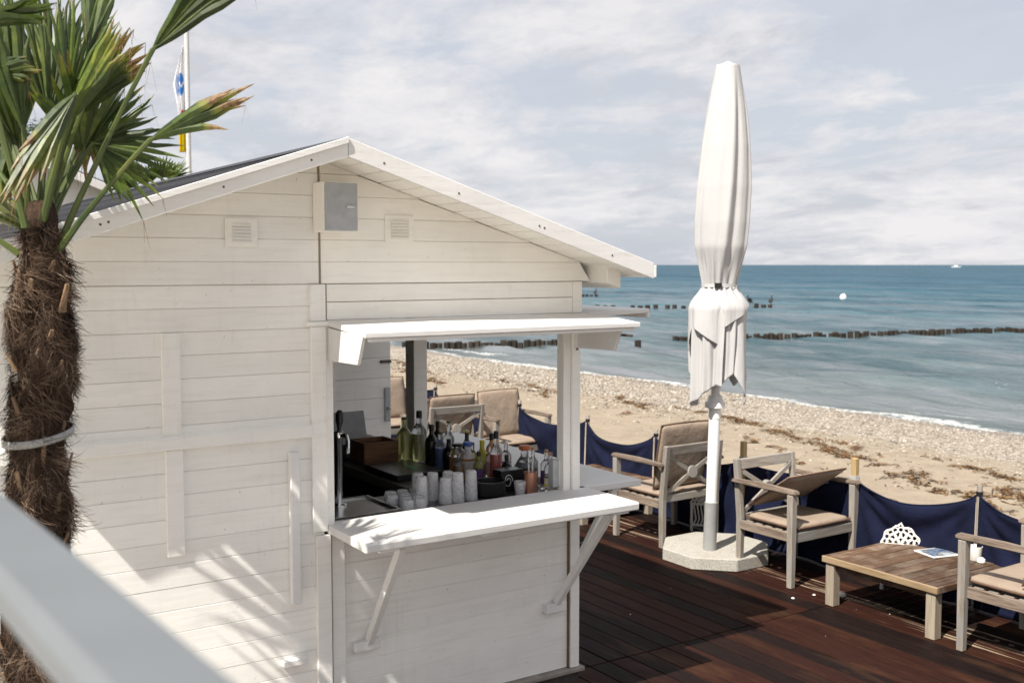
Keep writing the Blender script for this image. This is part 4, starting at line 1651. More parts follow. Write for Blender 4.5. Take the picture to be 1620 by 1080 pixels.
def soft_pad(name, w, d, h, parent, mat='beige', seam=True, sag=0.0, loc=(0, 0, 0), rot=None):
    """pillow-like pad w x d x h, base at z=0, with piping"""
    nu, nv = 22, 22
    us, vs_ = np.linspace(-1, 1, nu), np.linspace(-1, 1, nv)

    def sq(u, v):
        ex = 7
        m = (abs(u) ** ex + abs(v) ** ex) ** (1 / ex)
        return m

    V, F = [], []
    for side in (1, -1):
        for u in us:
            for v in vs_:
                e = max(abs(u), abs(v))
                bulge = (1 - e ** 6) ** .5
                k = 1 - .025 * (abs(u) ** 2 * abs(v) ** 2)
                wob = .10 * mnoise.noise(Vector((u * 2.1, v * 2.1, 3.7 + w))) + .05 * mnoise.noise(Vector((u * 5, v * 5, w)))
                zz_ = h / 2 + side * h / 2 * bulge * (1 + wob) - sag * (u * u * .0 + (1 - v * v)) * .5
                V.append((u * w / 2 * k, v * d / 2 * k, zz_))
    n1 = nu * nv
    F = [tuple(q) for q in grid_faces(nu, nv)] + [tuple(q[::-1] + n1) for q in grid_faces(nu, nv)]
    me = bpy.data.meshes.new(name)
    me.from_pydata(V, [], F)
    bm = bmesh.new()
    bm.from_mesh(me)
    bmesh.ops.remove_doubles(bm, verts=bm.verts, dist=1e-4)
    bmesh.ops.recalc_face_normals(bm, faces=bm.faces)
    bm.to_mesh(me)
    bm.free()
    me.polygons.foreach_set('use_smooth', [True] * len(me.polygons))
    me.materials.append(M[mat])
    o = link(name, me, parent, loc, rot)
    mb = MB()
    pts = []
    for t in np.linspace(0, 1, 41):
        q = t * 4
        k = int(q) % 4
        f = q - int(q)
        u, v = ((-1 + 2 * f, -1), (1, -1 + 2 * f), (1 - 2 * f, 1), (-1, 1 - 2 * f))[k]
        kk = (1 - .025 * (abs(u) ** 2 * abs(v) ** 2)) * 1.004
        pts.append((u * w / 2 * kk, v * d / 2 * kk, h / 2 - sag * (1 - v * v) * .5))
    mb.tube(pts, .006, 5, 0, False)
    mb.build('piping', M['beigedge'], o, 0, True)
    return o


proto = make_chair()
CH = 'teak armchairs with crossed backs'
chairs = [  # x, y, rotation, label, cushion: (kind)
    (6.05, 6.82, math.pi, 'grey teak armchair behind the parasol base, back to the viewer', 'tall'),
    (6.13, 5.46, 0.0, 'teak armchair beside the parasol base whose back cushion slumps forward', 'slump'),
    (6.04, 3.53, math.pi, 'teak armchair at the right edge, nearest the low table', 'seat'),
    (6.28, 9.62, 0.0, 'teak armchair with upright beige cushion facing the kiosk hatch', 'up'),
    (5.62, 9.90, math.pi, 'teak armchair left of the upright cushion, showing its crossed back', 'up2'),
    (5.80, 11.45, 0.0, 'farthest teak armchair seen through the hatch by the door', 'up3'),
]
for i, (x, y, rz, lab, kind) in enumerate(chairs):
    o = proto if i == 0 else copy_tree(proto)
    o.location = (x, y, 0)
    o.rotation_euler = (0, 0, rz + R(random.uniform(-2, 2)))
    tag(o, lab, 'armchair', CH)
    c = empty('chair_cushion', (x, y, .391), o.rotation_euler[2])
    clab = {'tall': 'beige cushion standing tall against the back of the chair behind the parasol', 'slump': 'beige two part cushion folded over in the chair beside the parasol',
            'seat': 'beige cushion on the seat of the right edge chair', 'up': 'sunlit beige cushion in the chair facing the hatch',
            'up2': 'beige cushion behind crossed slats left of the sunlit cushion', 'up3': 'beige cushion on the farthest chair'}[kind]
    tag(c, clab, 'cushion', 'beige chair cushions')
    soft_pad('seat_pad', .59, .50, .062, c, loc=(0, -.02, .0))
    if kind == 'slump':
        # back half has fallen forward: it rises from the rear left of the seat to the right arm
        soft_pad('back_pad', .58, .52, .05, c, loc=(.015, -.005, .235), rot=(R(-33), R(-2), R(-5)))
    elif kind == 'tall':
        soft_pad('back_pad', .57, .56, .06, c, loc=(0, .215, .33), rot=(R(80), 0, 0))
    elif kind == 'seat':
        soft_pad('back_pad', .57, .46, .06, c, loc=(0, .17, .28), rot=(R(70), 0, R(4)))
    else:
        soft_pad('back_pad', .56, .50, .06, c, loc=(0, .20, .30), rot=(R(79), 0, R(3)))


# ------------------------------------------------------------------ low tables
def make_table():
    r = empty('coffee_table')
    w, d, zt = .43, .445, .335
    n_ = 9
    pw = 2 * (d - .024) / n_
    for k in range(n_):
        y0 = -d + .024 + k * pw
        mb = MB()
        mb.box(-w + .022, w - .022, y0 + .004, y0 + pw - .004, zt - .026, zt + random.uniform(-.0015, .0015))
        mb.build('plank', M['table'], r, .002)
    for s in (-1, 1):
        mb = MB()
        mb.box(s * w - (0 if s < 0 else .021), s * w + (.021 if s < 0 else 0), -d, d, zt - .040, zt + .0005)
        mb.build('edge_rail', M['tabledge'], r, .002)
        mb = MB()
        yy = s * d
        mb.box(-w + .0215, w - .0215, min(yy, yy - s * .022), max(yy, yy - s * .022), zt - .040, zt)
        mb.build('edge_rail', M['table'], r, .002)
    for sx in (-1, 1):
        for sy in (-1, 1):
            mb = MB()
            cx_, cy_ = sx * (w - .05), sy * (d - .055)
            mb.box(cx_ - .034, cx_ + .034, cy_ - .034, cy_ + .034, 0, zt - .0405)
            mb.build('leg', M['tableleg'], r, .003)
    for s in (-1, 1):
        mb = MB()
        mb.box(s * (w - .05) - .012, s * (w - .05) + .012, -d + .09, d - .09, zt - .085, zt - .041)
        mb.build('apron', M['table'], r, .002)
    return r


tb = make_table()
tb.location = (6.125, 4.395, 0)
tag(tb, 'low slatted wooden table in front of the blue windbreak', 'table', 'low slatted tables')
tb2 = copy_tree(tb)
tb2.location = (6.08, 7.92, 0)
tag(tb2, 'low slatted table half hidden behind the kiosk shelf', 'table', 'low slatted tables')

# things on the tables
mg = empty('menu_card', (6.40, 4.44, .3365), R(-14))
tag(mg, 'white folder with a dark blue picture lying on the low table', 'menu')
mb = MB()
mb.box(-.12, .12, -.10, .10, 0, .008)
mb.build('cover', M['paper'], mg, .002)
mb = MB()
mb.box(-.105, .10, -.085, .085, .0083, .0093)


def pic_mat():
    t = NT('printed_picture')
    n_ = t.noise(t.coords((1, 1, 1), False), 7, 3)
    return t.out(t.ramp(n_, [(.36, (.05, .07, .14)), (.48, (.18, .24, .34)), (.52, (.10, .09, .05)), (.62, (.40, .45, .52))]), .25)


mb.build('picture', pic_mat(), mg)
cu = empty('cup', (6.46, 4.20, .3365))
tag(cu, 'white cup standing on the low table behind the chair arm', 'cup')
mb = MB()
mb.lathe([(.036, 0), (.040, .005), (.046, .095), (.042, .095), (.036, .012), (.004, .01)], 22)
mb.build('cup_body', M['paper'], cu, 0, True)
mb = MB()
mb.tube([(.045 + .025 * math.sin(a), 0, .05 - .028 * math.cos(a)) for a in np.linspace(.2, 2.9, 10)], .005, 6)
mb.build('handle', M['paper'], cu, 0, True)
mb = MB()
mb.lathe([(.02, 0), (.028, .01), (.026, .028), (.01, .04)], 14)
tag(mb.build('sugar_pot', M['paper'], None, 0, True, (6.42, 4.13, .3365)), 'little white pot beside the cup', 'pot')


def flower_pot(x, y, z, label):
    o = empty('flower_pot', (x, y, z))
    tag(o, label, 'plant pot', 'small potted plants')
    mb = MB()
    mb.lathe([(.034, 0), (.036, .004), (.046, .085), (.042, .085), (.038, .07), (.004, .068)], 20)
    mb.build('pot', M['paper'], o, 0, True)
    mb = MB()
    rr = random.Random(4)
    for k in range(46):
        a_ = rr.random() * 6.28
        l = rr.uniform(.025, .05)
        h_ = rr.uniform(.02, .05)
        p0 = Vector((math.cos(a_) * .012, math.sin(a_) * .012, .07))
        p1 = Vector((math.cos(a_) * l, math.sin(a_) * l, .08 + h_))
        t_ = Vector((-math.sin(a_), math.cos(a_), 0)) * .008
        m_ = (p0 + p1) / 2 + Vector((0, 0, .01))
        mb.add([p0, m_ + t_, p1, m_ - t_], [(0, 1, 2, 3)])
    mb.build('leaves', plain('pot_leaves', (.06, .14, .03), .6, 0, .3), o)


flower_pot(5.93, 7.60, .336, 'white pot with a small green plant behind the chair arm')


# ornate white openwork screens by the windbreak
def ornament(x, y, z, w, h, label):
    o = empty('carved_screen', (x, y, z), R(-53))
    tag(o, label, 'ornament', 'white carved openwork ornaments')
    mb = MB()
    n_ = 24
    out = []
    for k in range(n_ + 1):
        a_ = math.pi * k / n_
        rr = .5 * w * (1 + .05 * math.cos(9 * a_))
        out.append((-rr * math.cos(a_), 0, h - w * .55 + (rr * math.sin(a_)) * 1.05 + (w * .10 if k == n_ // 2 else 0)))
    mb.tube(out, .008, 6)
    for rg, cnt, sz in ((.14, 3, .024), (.29, 6, .025), (.42, 9, .019)):
        for k in range(cnt):
            a_ = math.pi * (k + .5) / cnt
            cx_, cz_ = -rg * w * math.cos(a_), h - w * .55 + rg * w * math.sin(a_) * 1.02
            mb.tube([(cx_ + sz * math.cos(b_), 0, cz_ + sz * math.sin(b_)) for b_ in np.linspace(0, 6.28, 11)], .0055, 5)
    for s in (-1, 1):
        mb.tube([(s * w * .48, 0, 0), (s * w * .48, 0, h - w * .52)], .013, 6)
    mb.tube([(-w * .48, 0, .05), (w * .48, 0, .05)], .012, 6)
    mb.tube([(-w * .48, 0, h - w * .56), (w * .48, 0, h - w * .56)], .012, 6)
    for k in range(7):
        xx = -w * .4 + k * w * .133
        mb.tube([(xx, 0, .05), (xx + .02, 0, h * .3), (xx, 0, h - w * .56)], .007, 5)
    mb.build('openwork', M['paper'], o, 0, True)


ornament(6.40, 4.74, 0, .25, .465, 'white carved openwork fan standing behind the low table')
ornament(6.42, 6.75, 0, .22, .36, 'white carved openwork fan under the chair behind the parasol')
ornament(6.32, 11.9, 0, .24, .62, 'white carved openwork fan by the farthest chair')

# ------------------------------------------------------------------ navy windbreak
wb = empty('windbreak', (6.50, 4.2, 0))
tag(wb, 'low windbreak of navy canvas slung between wooden posts', 'windbreak')
POSTS = [(0.85, .79, 0), (1.95, .80, 0), (3.08, .79, 0), (4.22, .83, 0), (5.22, .865, 1), (6.36, .835, 1), (7.50, .79, 0), (8.54, .80, 0), (9.77, .82, 0), (10.92, .81, 0), (11.66, .82, 0), (12.87, .83, 0), (14.0, .8, 0), (15.2, .8, 0)]
for (y, h, kind) in POSTS:
    mb = MB()
    x = 6.52 + (-.03 if kind else 0)
    r0 = .022 if kind else .019
    if kind:
        mb.box(x - r0, x + r0, y - r0, y + r0, 0, h)
    else:
        mb.tube([(x, y, 0), (x, y, h - .01), (x, y, h)], [r0, r0, r0 * .8], 12)
    p = wp(wb, mb, 'post', 'postwood' if kind else 'teak', .004 if kind else 0, not kind)
    mb = MB()
    zb_ = h - .055
    if kind:
        mb.box(x - r0 - .004, x + r0 + .004, y - r0 - .004, y + r0 + .004, h - .16, h - .13)
        wp(wb, mb, 'tie', 'strap', .001, False, p)
    else:
        mb.tube([(x, y, zb_ - .014), (x, y, zb_ + .014)], r0 + .004, 12)
        wp(wb, mb, 'tie', 'black', 0, True, p)


def canvas(y0, y1, h0, h1, sag, seed):
    nu, nv = 46, 26
    rng = random.Random(seed)
    ph = [rng.uniform(0, 6.28) for _ in range(6)]
    V = []
    for i in range(nu):
        u = i / (nu - 1)
        top = h0 + (h1 - h0) * u - sag * (4 * u * (1 - u)) ** .8
        for j in range(nv):
            v = j / (nv - 1)
            z = .008 + (top - .008) * v
            edge = min(1, 6 * u, 6 * (1 - u))
            # tension folds fan out from the tops of the posts
            a0 = math.atan2((1 - v) * (h0 - .0), u * (y1 - y0) + .04)
            a1 = math.atan2((1 - v) * (h1 - .0), (1 - u) * (y1 - y0) + .04)
            f0 = math.sin(13 * a0 + ph[0]) * math.exp(-u * 2.2)
            f1 = math.sin(13 * a1 + ph[1]) * math.exp(-(1 - u) * 2.2)
            sw = math.sin((v * 3.2 + u * (1 - u) * 3.4) * 3.4 + ph[2]) * 4 * u * (1 - u)
            nz_ = mnoise.noise(Vector((u * 3 + seed, v * 2.2, 1.3)))
            x = 6.50 + edge * (.020 * f0 + .020 * f1 + .016 * sw + .05 * nz_) - .035 * math.sin(math.pi * u) * v - .05 * (1 - v) * (.5 + .5 * math.sin(math.pi * u))
            V.append((x, y0 + (y1 - y0) * u, z))
    V = np.array(V) - np.array([6.50, 4.2, 0])
    o = link('canvas', fast_mesh('canvas', V, grid_faces(nu, nv), M['navy'], True), wb)
    md = o.modifiers.new('thickness', 'SOLIDIFY')
    md.thickness = .003
    # hem
    mb = MB()
    mb.tube([tuple(V[i * nv + nv - 1]) for i in range(nu)], .007, 5)
    mb.build('hem', M['navy'], o, 0, True)


for k in range(len(POSTS) - 1):
    (y0, h0, k0), (y1, h1, k1) = POSTS[k], POSTS[k + 1]
    canvas(y0 + .012, y1 - .012, h0 - (.16 if k0 else .07), h1 - (.16 if k1 else .07), (.10, .13, .10, .115, .04, .12, .145, .10, .11, .08, .05, .1, .1)[k], 10 + k)

# little pebbles and crumbs lying on the deck
mb = MB()
rr = random.Random(9)
for k in range(20):
    x, y = rr.uniform(4.2, 6.4), rr.uniform(2.6, 7.4)
    s = rr.uniform(.002, .005)
    mb.lathe([(s * .5, 0), (s, s * .4), (s * .5, s * .8)], 6, 0, (x, y, .0005))
mb.lathe([(.012, 0), (.030, .014), (.026, .028), (.008, .034)], 10, 0, (5.93, 4.86, .0005))
mb.lathe([(.008, 0), (.013, .005), (.008, .010)], 8, 0, (5.62, 5.02, .0005))
mb.lathe([(.008, 0), (.012, .005), (.008, .010)], 8, 0, (5.80, 4.99, .0005))
tag(mb.build('crumbs', M['paper'], None, 0, True), kind='stuff', label='pale crumbs and bits of shell on the deck')

# ------------------------------------------------------------------ terrace railing close to the camera
rl = empty('handrail', (.134, .8, .95), R(3.1))
tag(rl, 'thick pale grey handrail out of focus in the near foreground', 'handrail')
mb = MB()
mb.prism([(-.027, 1.106), (.027, 1.106), (.033, 1.113), (.033, 1.130), (.025, 1.139), (-.025, 1.139), (-.033, 1.130), (-.033, 1.113)], 1, -2.0, 1.9)
mb.build('top_rail', M['rail'], rl)
for y in (-1.9, -.85, 1.75):
    mb = MB()
    mb.box(-.024, .024, y - .024, y + .024, .001, 1.105)
    mb.build('baluster', M['rail'], rl, .004)
mb = MB()
mb.box(-2.2, .27, -1.6, 2.7, .80, .95)
tag(mb.build('terrace', plain('terrace_slab', (.33, .32, .30), .85)), kind='structure')
mb = MB()
mb.box(-2.15, .15, -1.55, 2.65, 0.001, .799)
tag(mb.build('terrace_wall', plain('terrace_base', (.40, .38, .35), .85)), kind='structure')

# ------------------------------------------------------------------ palms


def leaf_mat():
    t = NT('fan_palm_leaf')
    at = t.n('ShaderNodeAttribute', attribute_name='wear')
    g = t.noise(t.coords((1, 1, 1)), 7, 5, .6)
    fine = t.noise(t.coords((1, 1, 1)), 60, 3)
    green = t.ramp(t.math('ADD', t.math('MULTIPLY', g, .7), t.math('MULTIPLY', fine, .3)), [(.32, (.020, .040, .009)), (.55, (.060, .092, .017)), (.72, (.15, .17, .035))])
    tn = t.n('ShaderNodeAttribute', attribute_name='tone')
    green = t.mix(1.0, green, t.ramp(tn.outputs['Fac'], [(0.0, (.45, .50, .45)), (0.55, (1.0, 1.0, .9)), (1.0, (1.9, 1.75, 1.35))]), 'MULTIPLY')
    br = t.ramp(fine, [(.3, (.10, .045, .018)), (.7, (.30, .19, .085))])
    yel = t.mix(.5, green, (.26, .24, .04))
    w = t.math('ADD', at.outputs['Fac'], t.math('MULTIPLY', t.math('SUBTRACT', g, .5), .9))
    c = t.mix(t.ramp(w, [(.42, 0.0), (.56, 1.0)]), green, yel)
    c = t.mix(t.ramp(w, [(.60, 0.0), (.72, 1.0)]), c, br)
    t.out(c, .42, 0, .5)
    tr = t.n('ShaderNodeBsdfTranslucent')
    t.set(tr.inputs[0], t.mix(1.0, c, (1.3, 1.5, .6), 'MULTIPLY'))
    ms = t.n('ShaderNodeMixShader')
    ms.inputs[0].default_value = .22
    t.t.links.new(t.b.outputs[0], ms.inputs[1])
    t.t.links.new(tr.outputs[0], ms.inputs[2])
    t.t.links.new(ms.outputs[0], t.t.nodes['Material Output'].inputs[0])
    return t.m


M['leaf'] = leaf_mat()


def petiole_mat():
    t = NT('palm_petiole')
    g = t.noise(t.coords((1, 1, .3)), 9, 4)
    return t.out(t.ramp(g, [(.3, (.03, .055, .012)), (.6, (.085, .11, .022)), (.8, (.17, .13, .035))]), .5)


M['petiole'] = petiole_mat()


def fan_leaf(root, base, hub, tip, spread, nl, wear, rng, width=None, fold=.35, facing=False):
    """one fan leaf: petiole from base to hub, leaflets from the hub towards tip"""
    base, hub, tip = Vector(base) - root.location, Vector(hub) - root.location, Vector(tip) - root.location
    vd = (hub + root.location - Vector((0, 0, 2.3))).normalized()
    ax = tip - hub
    L = ax.length
    ax.normalize()
    # blade normal: roughly upwards and towards the petiole's outer side, with some roll
    side = ax.cross(Vector((0, 0, 1)))
    if side.length < .2:
        side = ax.cross(Vector((rng.uniform(-1, 1), rng.uniform(-1, 1), 0)))
    side.normalize()
    roll = rng.uniform(-.9, .9)
    if facing:
        side = ax.cross(vd).normalized()
        roll = rng.uniform(-.45, .45)
    nrm = side.cross(ax).normalized()
    side, nrm = side * math.cos(roll) + nrm * math.sin(roll), nrm * math.cos(roll) - side * math.sin(roll)
    V, F, A, T = [], [], [], []
    sp = R(spread)
    closed = spread < 20
    for i in range(nl):
        f = (i - (nl - 1) / 2) / ((nl - 1) / 2)
        th = sp * f + rng.uniform(-.02, .02)
        d = ax * math.cos(th) + side * math.sin(th)
        # folded leaves: leaflets stacked in the depth of the pleat
        d = (d + nrm * (rng.uniform(-.05, .05) + (.05 * (1 if i % 2 else -1)) if closed else rng.uniform(-.08, .08))).normalized()
        ln = L * (1 - .22 * f * f) * rng.uniform(.86, 1.06)
        wmax = (width or (L * math.radians(max(spread, 13)) * 2 / nl)) * (.62 if not closed else .9)
        wmax = min(max(wmax, .028 if closed else .012), .046 if closed else .034)
        s = d.cross(nrm)
        s.normalize()
        n2 = s.cross(d).normalized()
        droop = rng.uniform(.01, .07) * (1 + wear) + (.16 if rng.random() < .16 * (1 + wear) else 0)
        ns = 7
        b0 = len(V)
        tone = rng.random()
        for k in range(ns):
            t_ = k / (ns - 1)
            w_ = wmax * min(1, .25 + t_ * 3.2) * (1 - max(0, (t_ - .55) / .45) ** 1.7)
            w_ = max(w_, .0012)
            p = hub + d * (ln * t_) + Vector((0, 0, -1)) * (droop * ln * t_ ** 2.6) + s * (rng.uniform(-.006, .006) * t_)
            fo = fold * w_ * (1 - .4 * t_)
            V += [p - s * w_ / 2 + n2 * fo * .5, p - n2 * fo * .5, p + s * w_ / 2 + n2 * fo * .5]
            wr = wear * .50 + max(0, t_ - (.80 - .30 * wear)) * (1.0 + 1.5 * wear) * rng.uniform(.5, 1.2)
            A += [wr] * 3
            T += [max(0, tone - .12), tone, min(1, tone + .12)]
        for k in range(ns - 1):
            a_ = b0 + k * 3
            F += [(a_, a_ + 1, a_ + 4, a_ + 3), (a_ + 1, a_ + 2, a_ + 5, a_ + 4)]
        # frayed threads at the tip
        if rng.random() < .35 + .4 * wear:
            tipp = V[-2]
            for q in range(2):
                e = tipp + Vector((rng.uniform(-.02, .02), rng.uniform(-.02, .02), -rng.uniform(.02, .09)))
                b1 = len(V)
                V += [tipp, tipp + s * .0016, e + s * .0008, e]
                A += [.95] * 4
                T += [.5] * 4
                F.append((b1, b1 + 1, b1 + 2, b1 + 3))
    me = bpy.data.meshes.new('leaf')
    me.from_pydata([tuple(v) for v in V], [], F)
    at = me.attributes.new('wear', 'FLOAT', 'POINT')
    at.data.foreach_set('value', A)
    at = me.attributes.new('tone', 'FLOAT', 'POINT')
    at.data.foreach_set('value', T)
    me.materials.append(M['leaf'])
    me.update()
    o = link('leaf', me, root)
    mb = MB()
    m1 = base.lerp(hub, .5) + Vector((0, 0, .012))
    pts = [base, base.lerp(m1, .5) + Vector((0, 0, .006)), m1, m1.lerp(hub, .6) + Vector((0, 0, .004)), hub, hub + ax * .03]
    mb.tube(pts, [.011, .009, .0075, .007, .0075, .002], 6)
    mb.build('petiole', M['petiole'], o, 0, True)
    return o


PALM = [
    ([0.627, 3.43, 2.336], [0.863, 3.204, 2.917], [1.131, 2.996, 3.247], 11, 13, 0.35),
    ([0.629, 3.404, 2.339], [0.861, 3.244, 2.664], [1.12, 3.088, 2.834], 7, 11, 0.75),
    ([0.628, 3.497, 2.432], [0.76, 3.52, 2.675], [1.005, 3.42, 2.655], 66, 21, 0.3),
    ([0.602, 3.454, 2.426], [0.669, 3.375, 2.723], [0.801, 3.253, 3.015], 10, 9, 0.5),
    ([0.619, 3.502, 2.428], [0.706, 3.413, 2.749], [0.881, 3.382, 3.034], 17, 13, 0.62),
    ([0.563, 3.48, 2.433], [0.548, 3.415, 2.686], [0.495, 3.463, 3.117], 11, 13, 0.1),
    ([0.59, 3.402, 2.428], [0.663, 3.264, 2.785], [0.461, 3.193, 2.502], 8, 9, 0.62),
    ([0.599, 3.516, 2.432], [0.636, 3.518, 2.737], [0.633, 3.623, 3.247], 22, 17, 0.2),
    ([0.624, 3.56, 2.434], [0.754, 3.517, 2.927], [0.832, 3.616, 3.295], 9, 11, 0.2),
    ([0.614, 3.627, 2.436], [0.688, 3.738, 2.905], [0.768, 3.832, 3.214], 42, 17, 0.2),
    ([0.589, 3.583, 2.434], [0.567, 3.691, 2.829], [0.408, 3.863, 2.916], 60, 17, 0.2),
    ([0.537, 3.375, 2.407], [0.424, 3.377, 2.967], [0.6, 3.205, 3.018], 9, 11, 0.3),
    ([0.562, 3.479, 2.411], [0.447, 3.471, 2.847], [0.587, 3.378, 2.880], 16, 9, 0.4),
    ([0.527, 3.435, 2.331], [0.34, 3.507, 2.435], [0.145, 3.642, 2.516], 30, 11, 0.3),
    ([0.615, 3.567, 2.443], [0.702, 3.655, 2.737], [0.735, 3.724, 3.108], 30, 15, 0.15),
    ([0.637, 3.551, 2.434], [0.788, 3.604, 2.817], [0.755, 3.67, 2.618], 14, 11, 0.6),
    ([0.605, 3.573, 2.443], [0.565, 3.746, 2.757], [0.548, 3.734, 2.478], 12, 11, 0.5),
]
TRUNK = [([0.526, 3.40, 0.40], 0.1035), ([0.520, 3.395, 0.8], 0.0990), ([0.522, 3.395, 1.1], 0.0945), ([0.53, 3.40, 1.3], 0.0900), ([0.555, 3.41, 1.585], 0.0882), ([0.561, 3.426, 1.79], 0.0846), ([0.578, 3.43, 1.96], 0.0936), ([0.583, 3.439, 2.11], 0.0972),
         ([0.592, 3.445, 2.242], 0.0900), ([0.598, 3.448, 2.33], 0.0630), ([0.597, 3.46, 2.44], 0.0522), ([.60, 3.47, 2.50], 0.0270)]


def trunk_mat():
    t = NT('palm_trunk')
    g = t.noise(t.coords((1, 1, 1)), 11, 6, .7)
    f = t.noise(t.coords((30, 30, 3)), 3, 5, .7)
    c = t.ramp(t.math('ADD', t.math('MULTIPLY', g, .55), t.math('MULTIPLY', f, .45)), [(.36, (.016, .010, .008)), (.55, (.055, .035, .024)), (.72, (.13, .09, .062))])
    t.bump(g, .8, .02)
    return t.out(c, .95, 0, .1)


def fibre_mat():
    t = NT('palm_fibre')
    g = t.n('ShaderNodeNewGeometry')
    at = t.n('ShaderNodeAttribute', attribute_name='tone')
    v = t.math('ADD', t.math('MULTIPLY', at.outputs['Fac'], .75), t.math('MULTIPLY', g.outputs['Random Per Island'], .25))
    c = t.ramp(v, [(0.05, (.012, .008, .006)), (.35, (.060, .038, .026)), (.62, (.17, .115, .08)), (.9, (.36, .27, .195))])
    return t.out(c, .9, 0, .12)


M['trunk'], M['fibre'] = trunk_mat(), fibre_mat()
M['stub'] = wood('cut_leaf_base', (.06, .035, .02), (.34, .22, .13), (10, 10, 1), .7, .25, .5)


def trunk_at(z):
    zs_ = [p[0][2] for p in TRUNK]
    return np.array([np.interp(z, zs_, [p[0][i] for p in TRUNK]) for i in range(2)]), float(np.interp(z, zs_, [p[1] for p in TRUNK]))


palm = empty('palm_tree', (.526, 3.40, 0))
tag(palm, 'windmill palm with shaggy brown trunk at the left edge', 'palm tree')
V = []
nz_, nth = 150, 44
for i in range(nz_):
    z = .40 + (2.49 - .40) * i / (nz_ - 1)
    c2, r = trunk_at(z)
    for k in range(nth):
        a_ = 2 * math.pi * k / nth
        q = Vector((math.cos(a_) * 1.2, math.sin(a_) * 1.2, z * 4.5))
        rr_ = r * (.80 + .34 * mnoise.noise(q * 1.3) + .24 * mnoise.noise(q * 3.0))
        V.append((c2[0] + rr_ * math.cos(a_) - .526, c2[1] + rr_ * math.sin(a_) - 3.40, z + .012 * mnoise.noise(q * 5)))
F = []
for i in range(nz_ - 1):
    for k in range(nth):
        F.append((i * nth + k, i * nth + (k + 1) % nth, (i + 1) * nth + (k + 1) % nth, (i + 1) * nth + k))
tk = link('trunk', fast_mesh('trunk', np.array(V), np.array(F), M['trunk'], True), palm)


def make_fibre(tufts, seed):
    """matted tufts of fibre: every tuft is a bundle of strands with one lie, lifting a little off the trunk"""
    rng = np.random.default_rng(seed)
    vs, fs, tone = [], [], []
    for _ in range(tufts):
        z0 = rng.uniform(.42, 2.40)
        a0 = rng.uniform(0, 6.283)
        lie = rng.normal(-1.25, .75)
        lt = rng.beta(1.3, 2.6)
        big = rng.uniform(.6, 1.5)
        lift0 = abs(rng.normal(0, .016)) * big
        for _ in range(int(34 * big)):
            c2, r = trunk_at(z0)
            aa = a0 + rng.normal(0, .16)
            zz_ = z0 + rng.normal(0, .020)
            dirn = lie + rng.normal(0, .34)
            curl = rng.normal(0, .55)
            L = rng.uniform(.03, .085) * big
            w = rng.uniform(.0005, .0015)
            ns = 5
            b0 = len(vs)
            clump = mnoise.noise(Vector((math.cos(aa) * 1.5, math.sin(aa) * 1.5, zz_ * 5.8)))
            out = r * (.90 + .30 * clump)
            lf = lift0 * rng.uniform(.2, 1.5) + (.03 * rng.random() if rng.random() < .05 else 0)
            for k in range(ns):
                t_ = k / (ns - 1)
                rad = out + lf * t_ ** .8 + .002 * rng.normal()
                p = np.array([c2[0] + rad * math.cos(aa) - .526, c2[1] + rad * math.sin(aa) - 3.40, zz_])
                tt = np.array([0, 0, 1.0]) * math.cos(dirn) + np.array([-math.sin(aa), math.cos(aa), 0]) * -math.sin(dirn)
                ww = w * (1.2 - t_)
                vs += [tuple(p - tt * ww), tuple(p + tt * ww)]
                tone += [min(1, max(0, lt + rng.normal(0, .05)))] * 2
                st_ = L / ns
                aa += st_ / max(r, .05) * math.cos(dirn)
                zz_ += st_ * math.sin(dirn)
                dirn += curl * .3
            for k in range(ns - 1):
                q = b0 + 2 * k
                fs.append((q, q + 1, q + 3, q + 2))
    return np.array(vs), np.array(fs), tone


V, F, TN = make_fibre(900, 5)
fm = fast_mesh('fibre', V, F, M['fibre'])
fa_ = fm.attributes.new('tone', 'FLOAT', 'POINT')
fa_.data.foreach_set('value', TN)
o = link('fibre', fm, palm)
tag(o, kind='stuff')
# cut stubs of old leaf stalks
rr = random.Random(21)
for k in range(58):
    z = .7 + 1.62 * k / 58 + rr.uniform(-.02, .02)
    a_ = k * 2.4 + rr.uniform(-.3, .3)
    c2, r = trunk_at(z)
    d = Vector((math.cos(a_), math.sin(a_), 0))
    p = Vector((c2[0] - .526, c2[1] - 3.40, z)) + d * r * .86
    mb = MB()
    t_ = Vector((-math.sin(a_), math.cos(a_), 0))
    mb.beam(p, p + d * rr.uniform(.008, .030) + Vector((0, 0, rr.uniform(.04, .09))) + t_ * rr.uniform(-.02, .02), rr.uniform(.014, .030), .007, tuple(d), 0, rr.uniform(.008, .014), .006)
    mb.build('leaf_stub', M['stub'], palm, .002)
rr = random.Random(33)
for row in PALM:
    fan_leaf(palm, *row, rr, facing=True)
for k in range(3):
    hub = Vector((rr.uniform(.54, .74), rr.uniform(3.36, 3.72), rr.uniform(2.62, 2.92)))
    base = Vector((.60, 3.46, 2.40))
    tip = hub + Vector((rr.uniform(-.16, .10), rr.uniform(-.14, .14), rr.uniform(.24, .46)))
    fan_leaf(palm, base, hub, tip, rr.choice([14, 24, 40, 55]), 15, rr.uniform(.1, .55), rr, facing=rr.random() < .6)
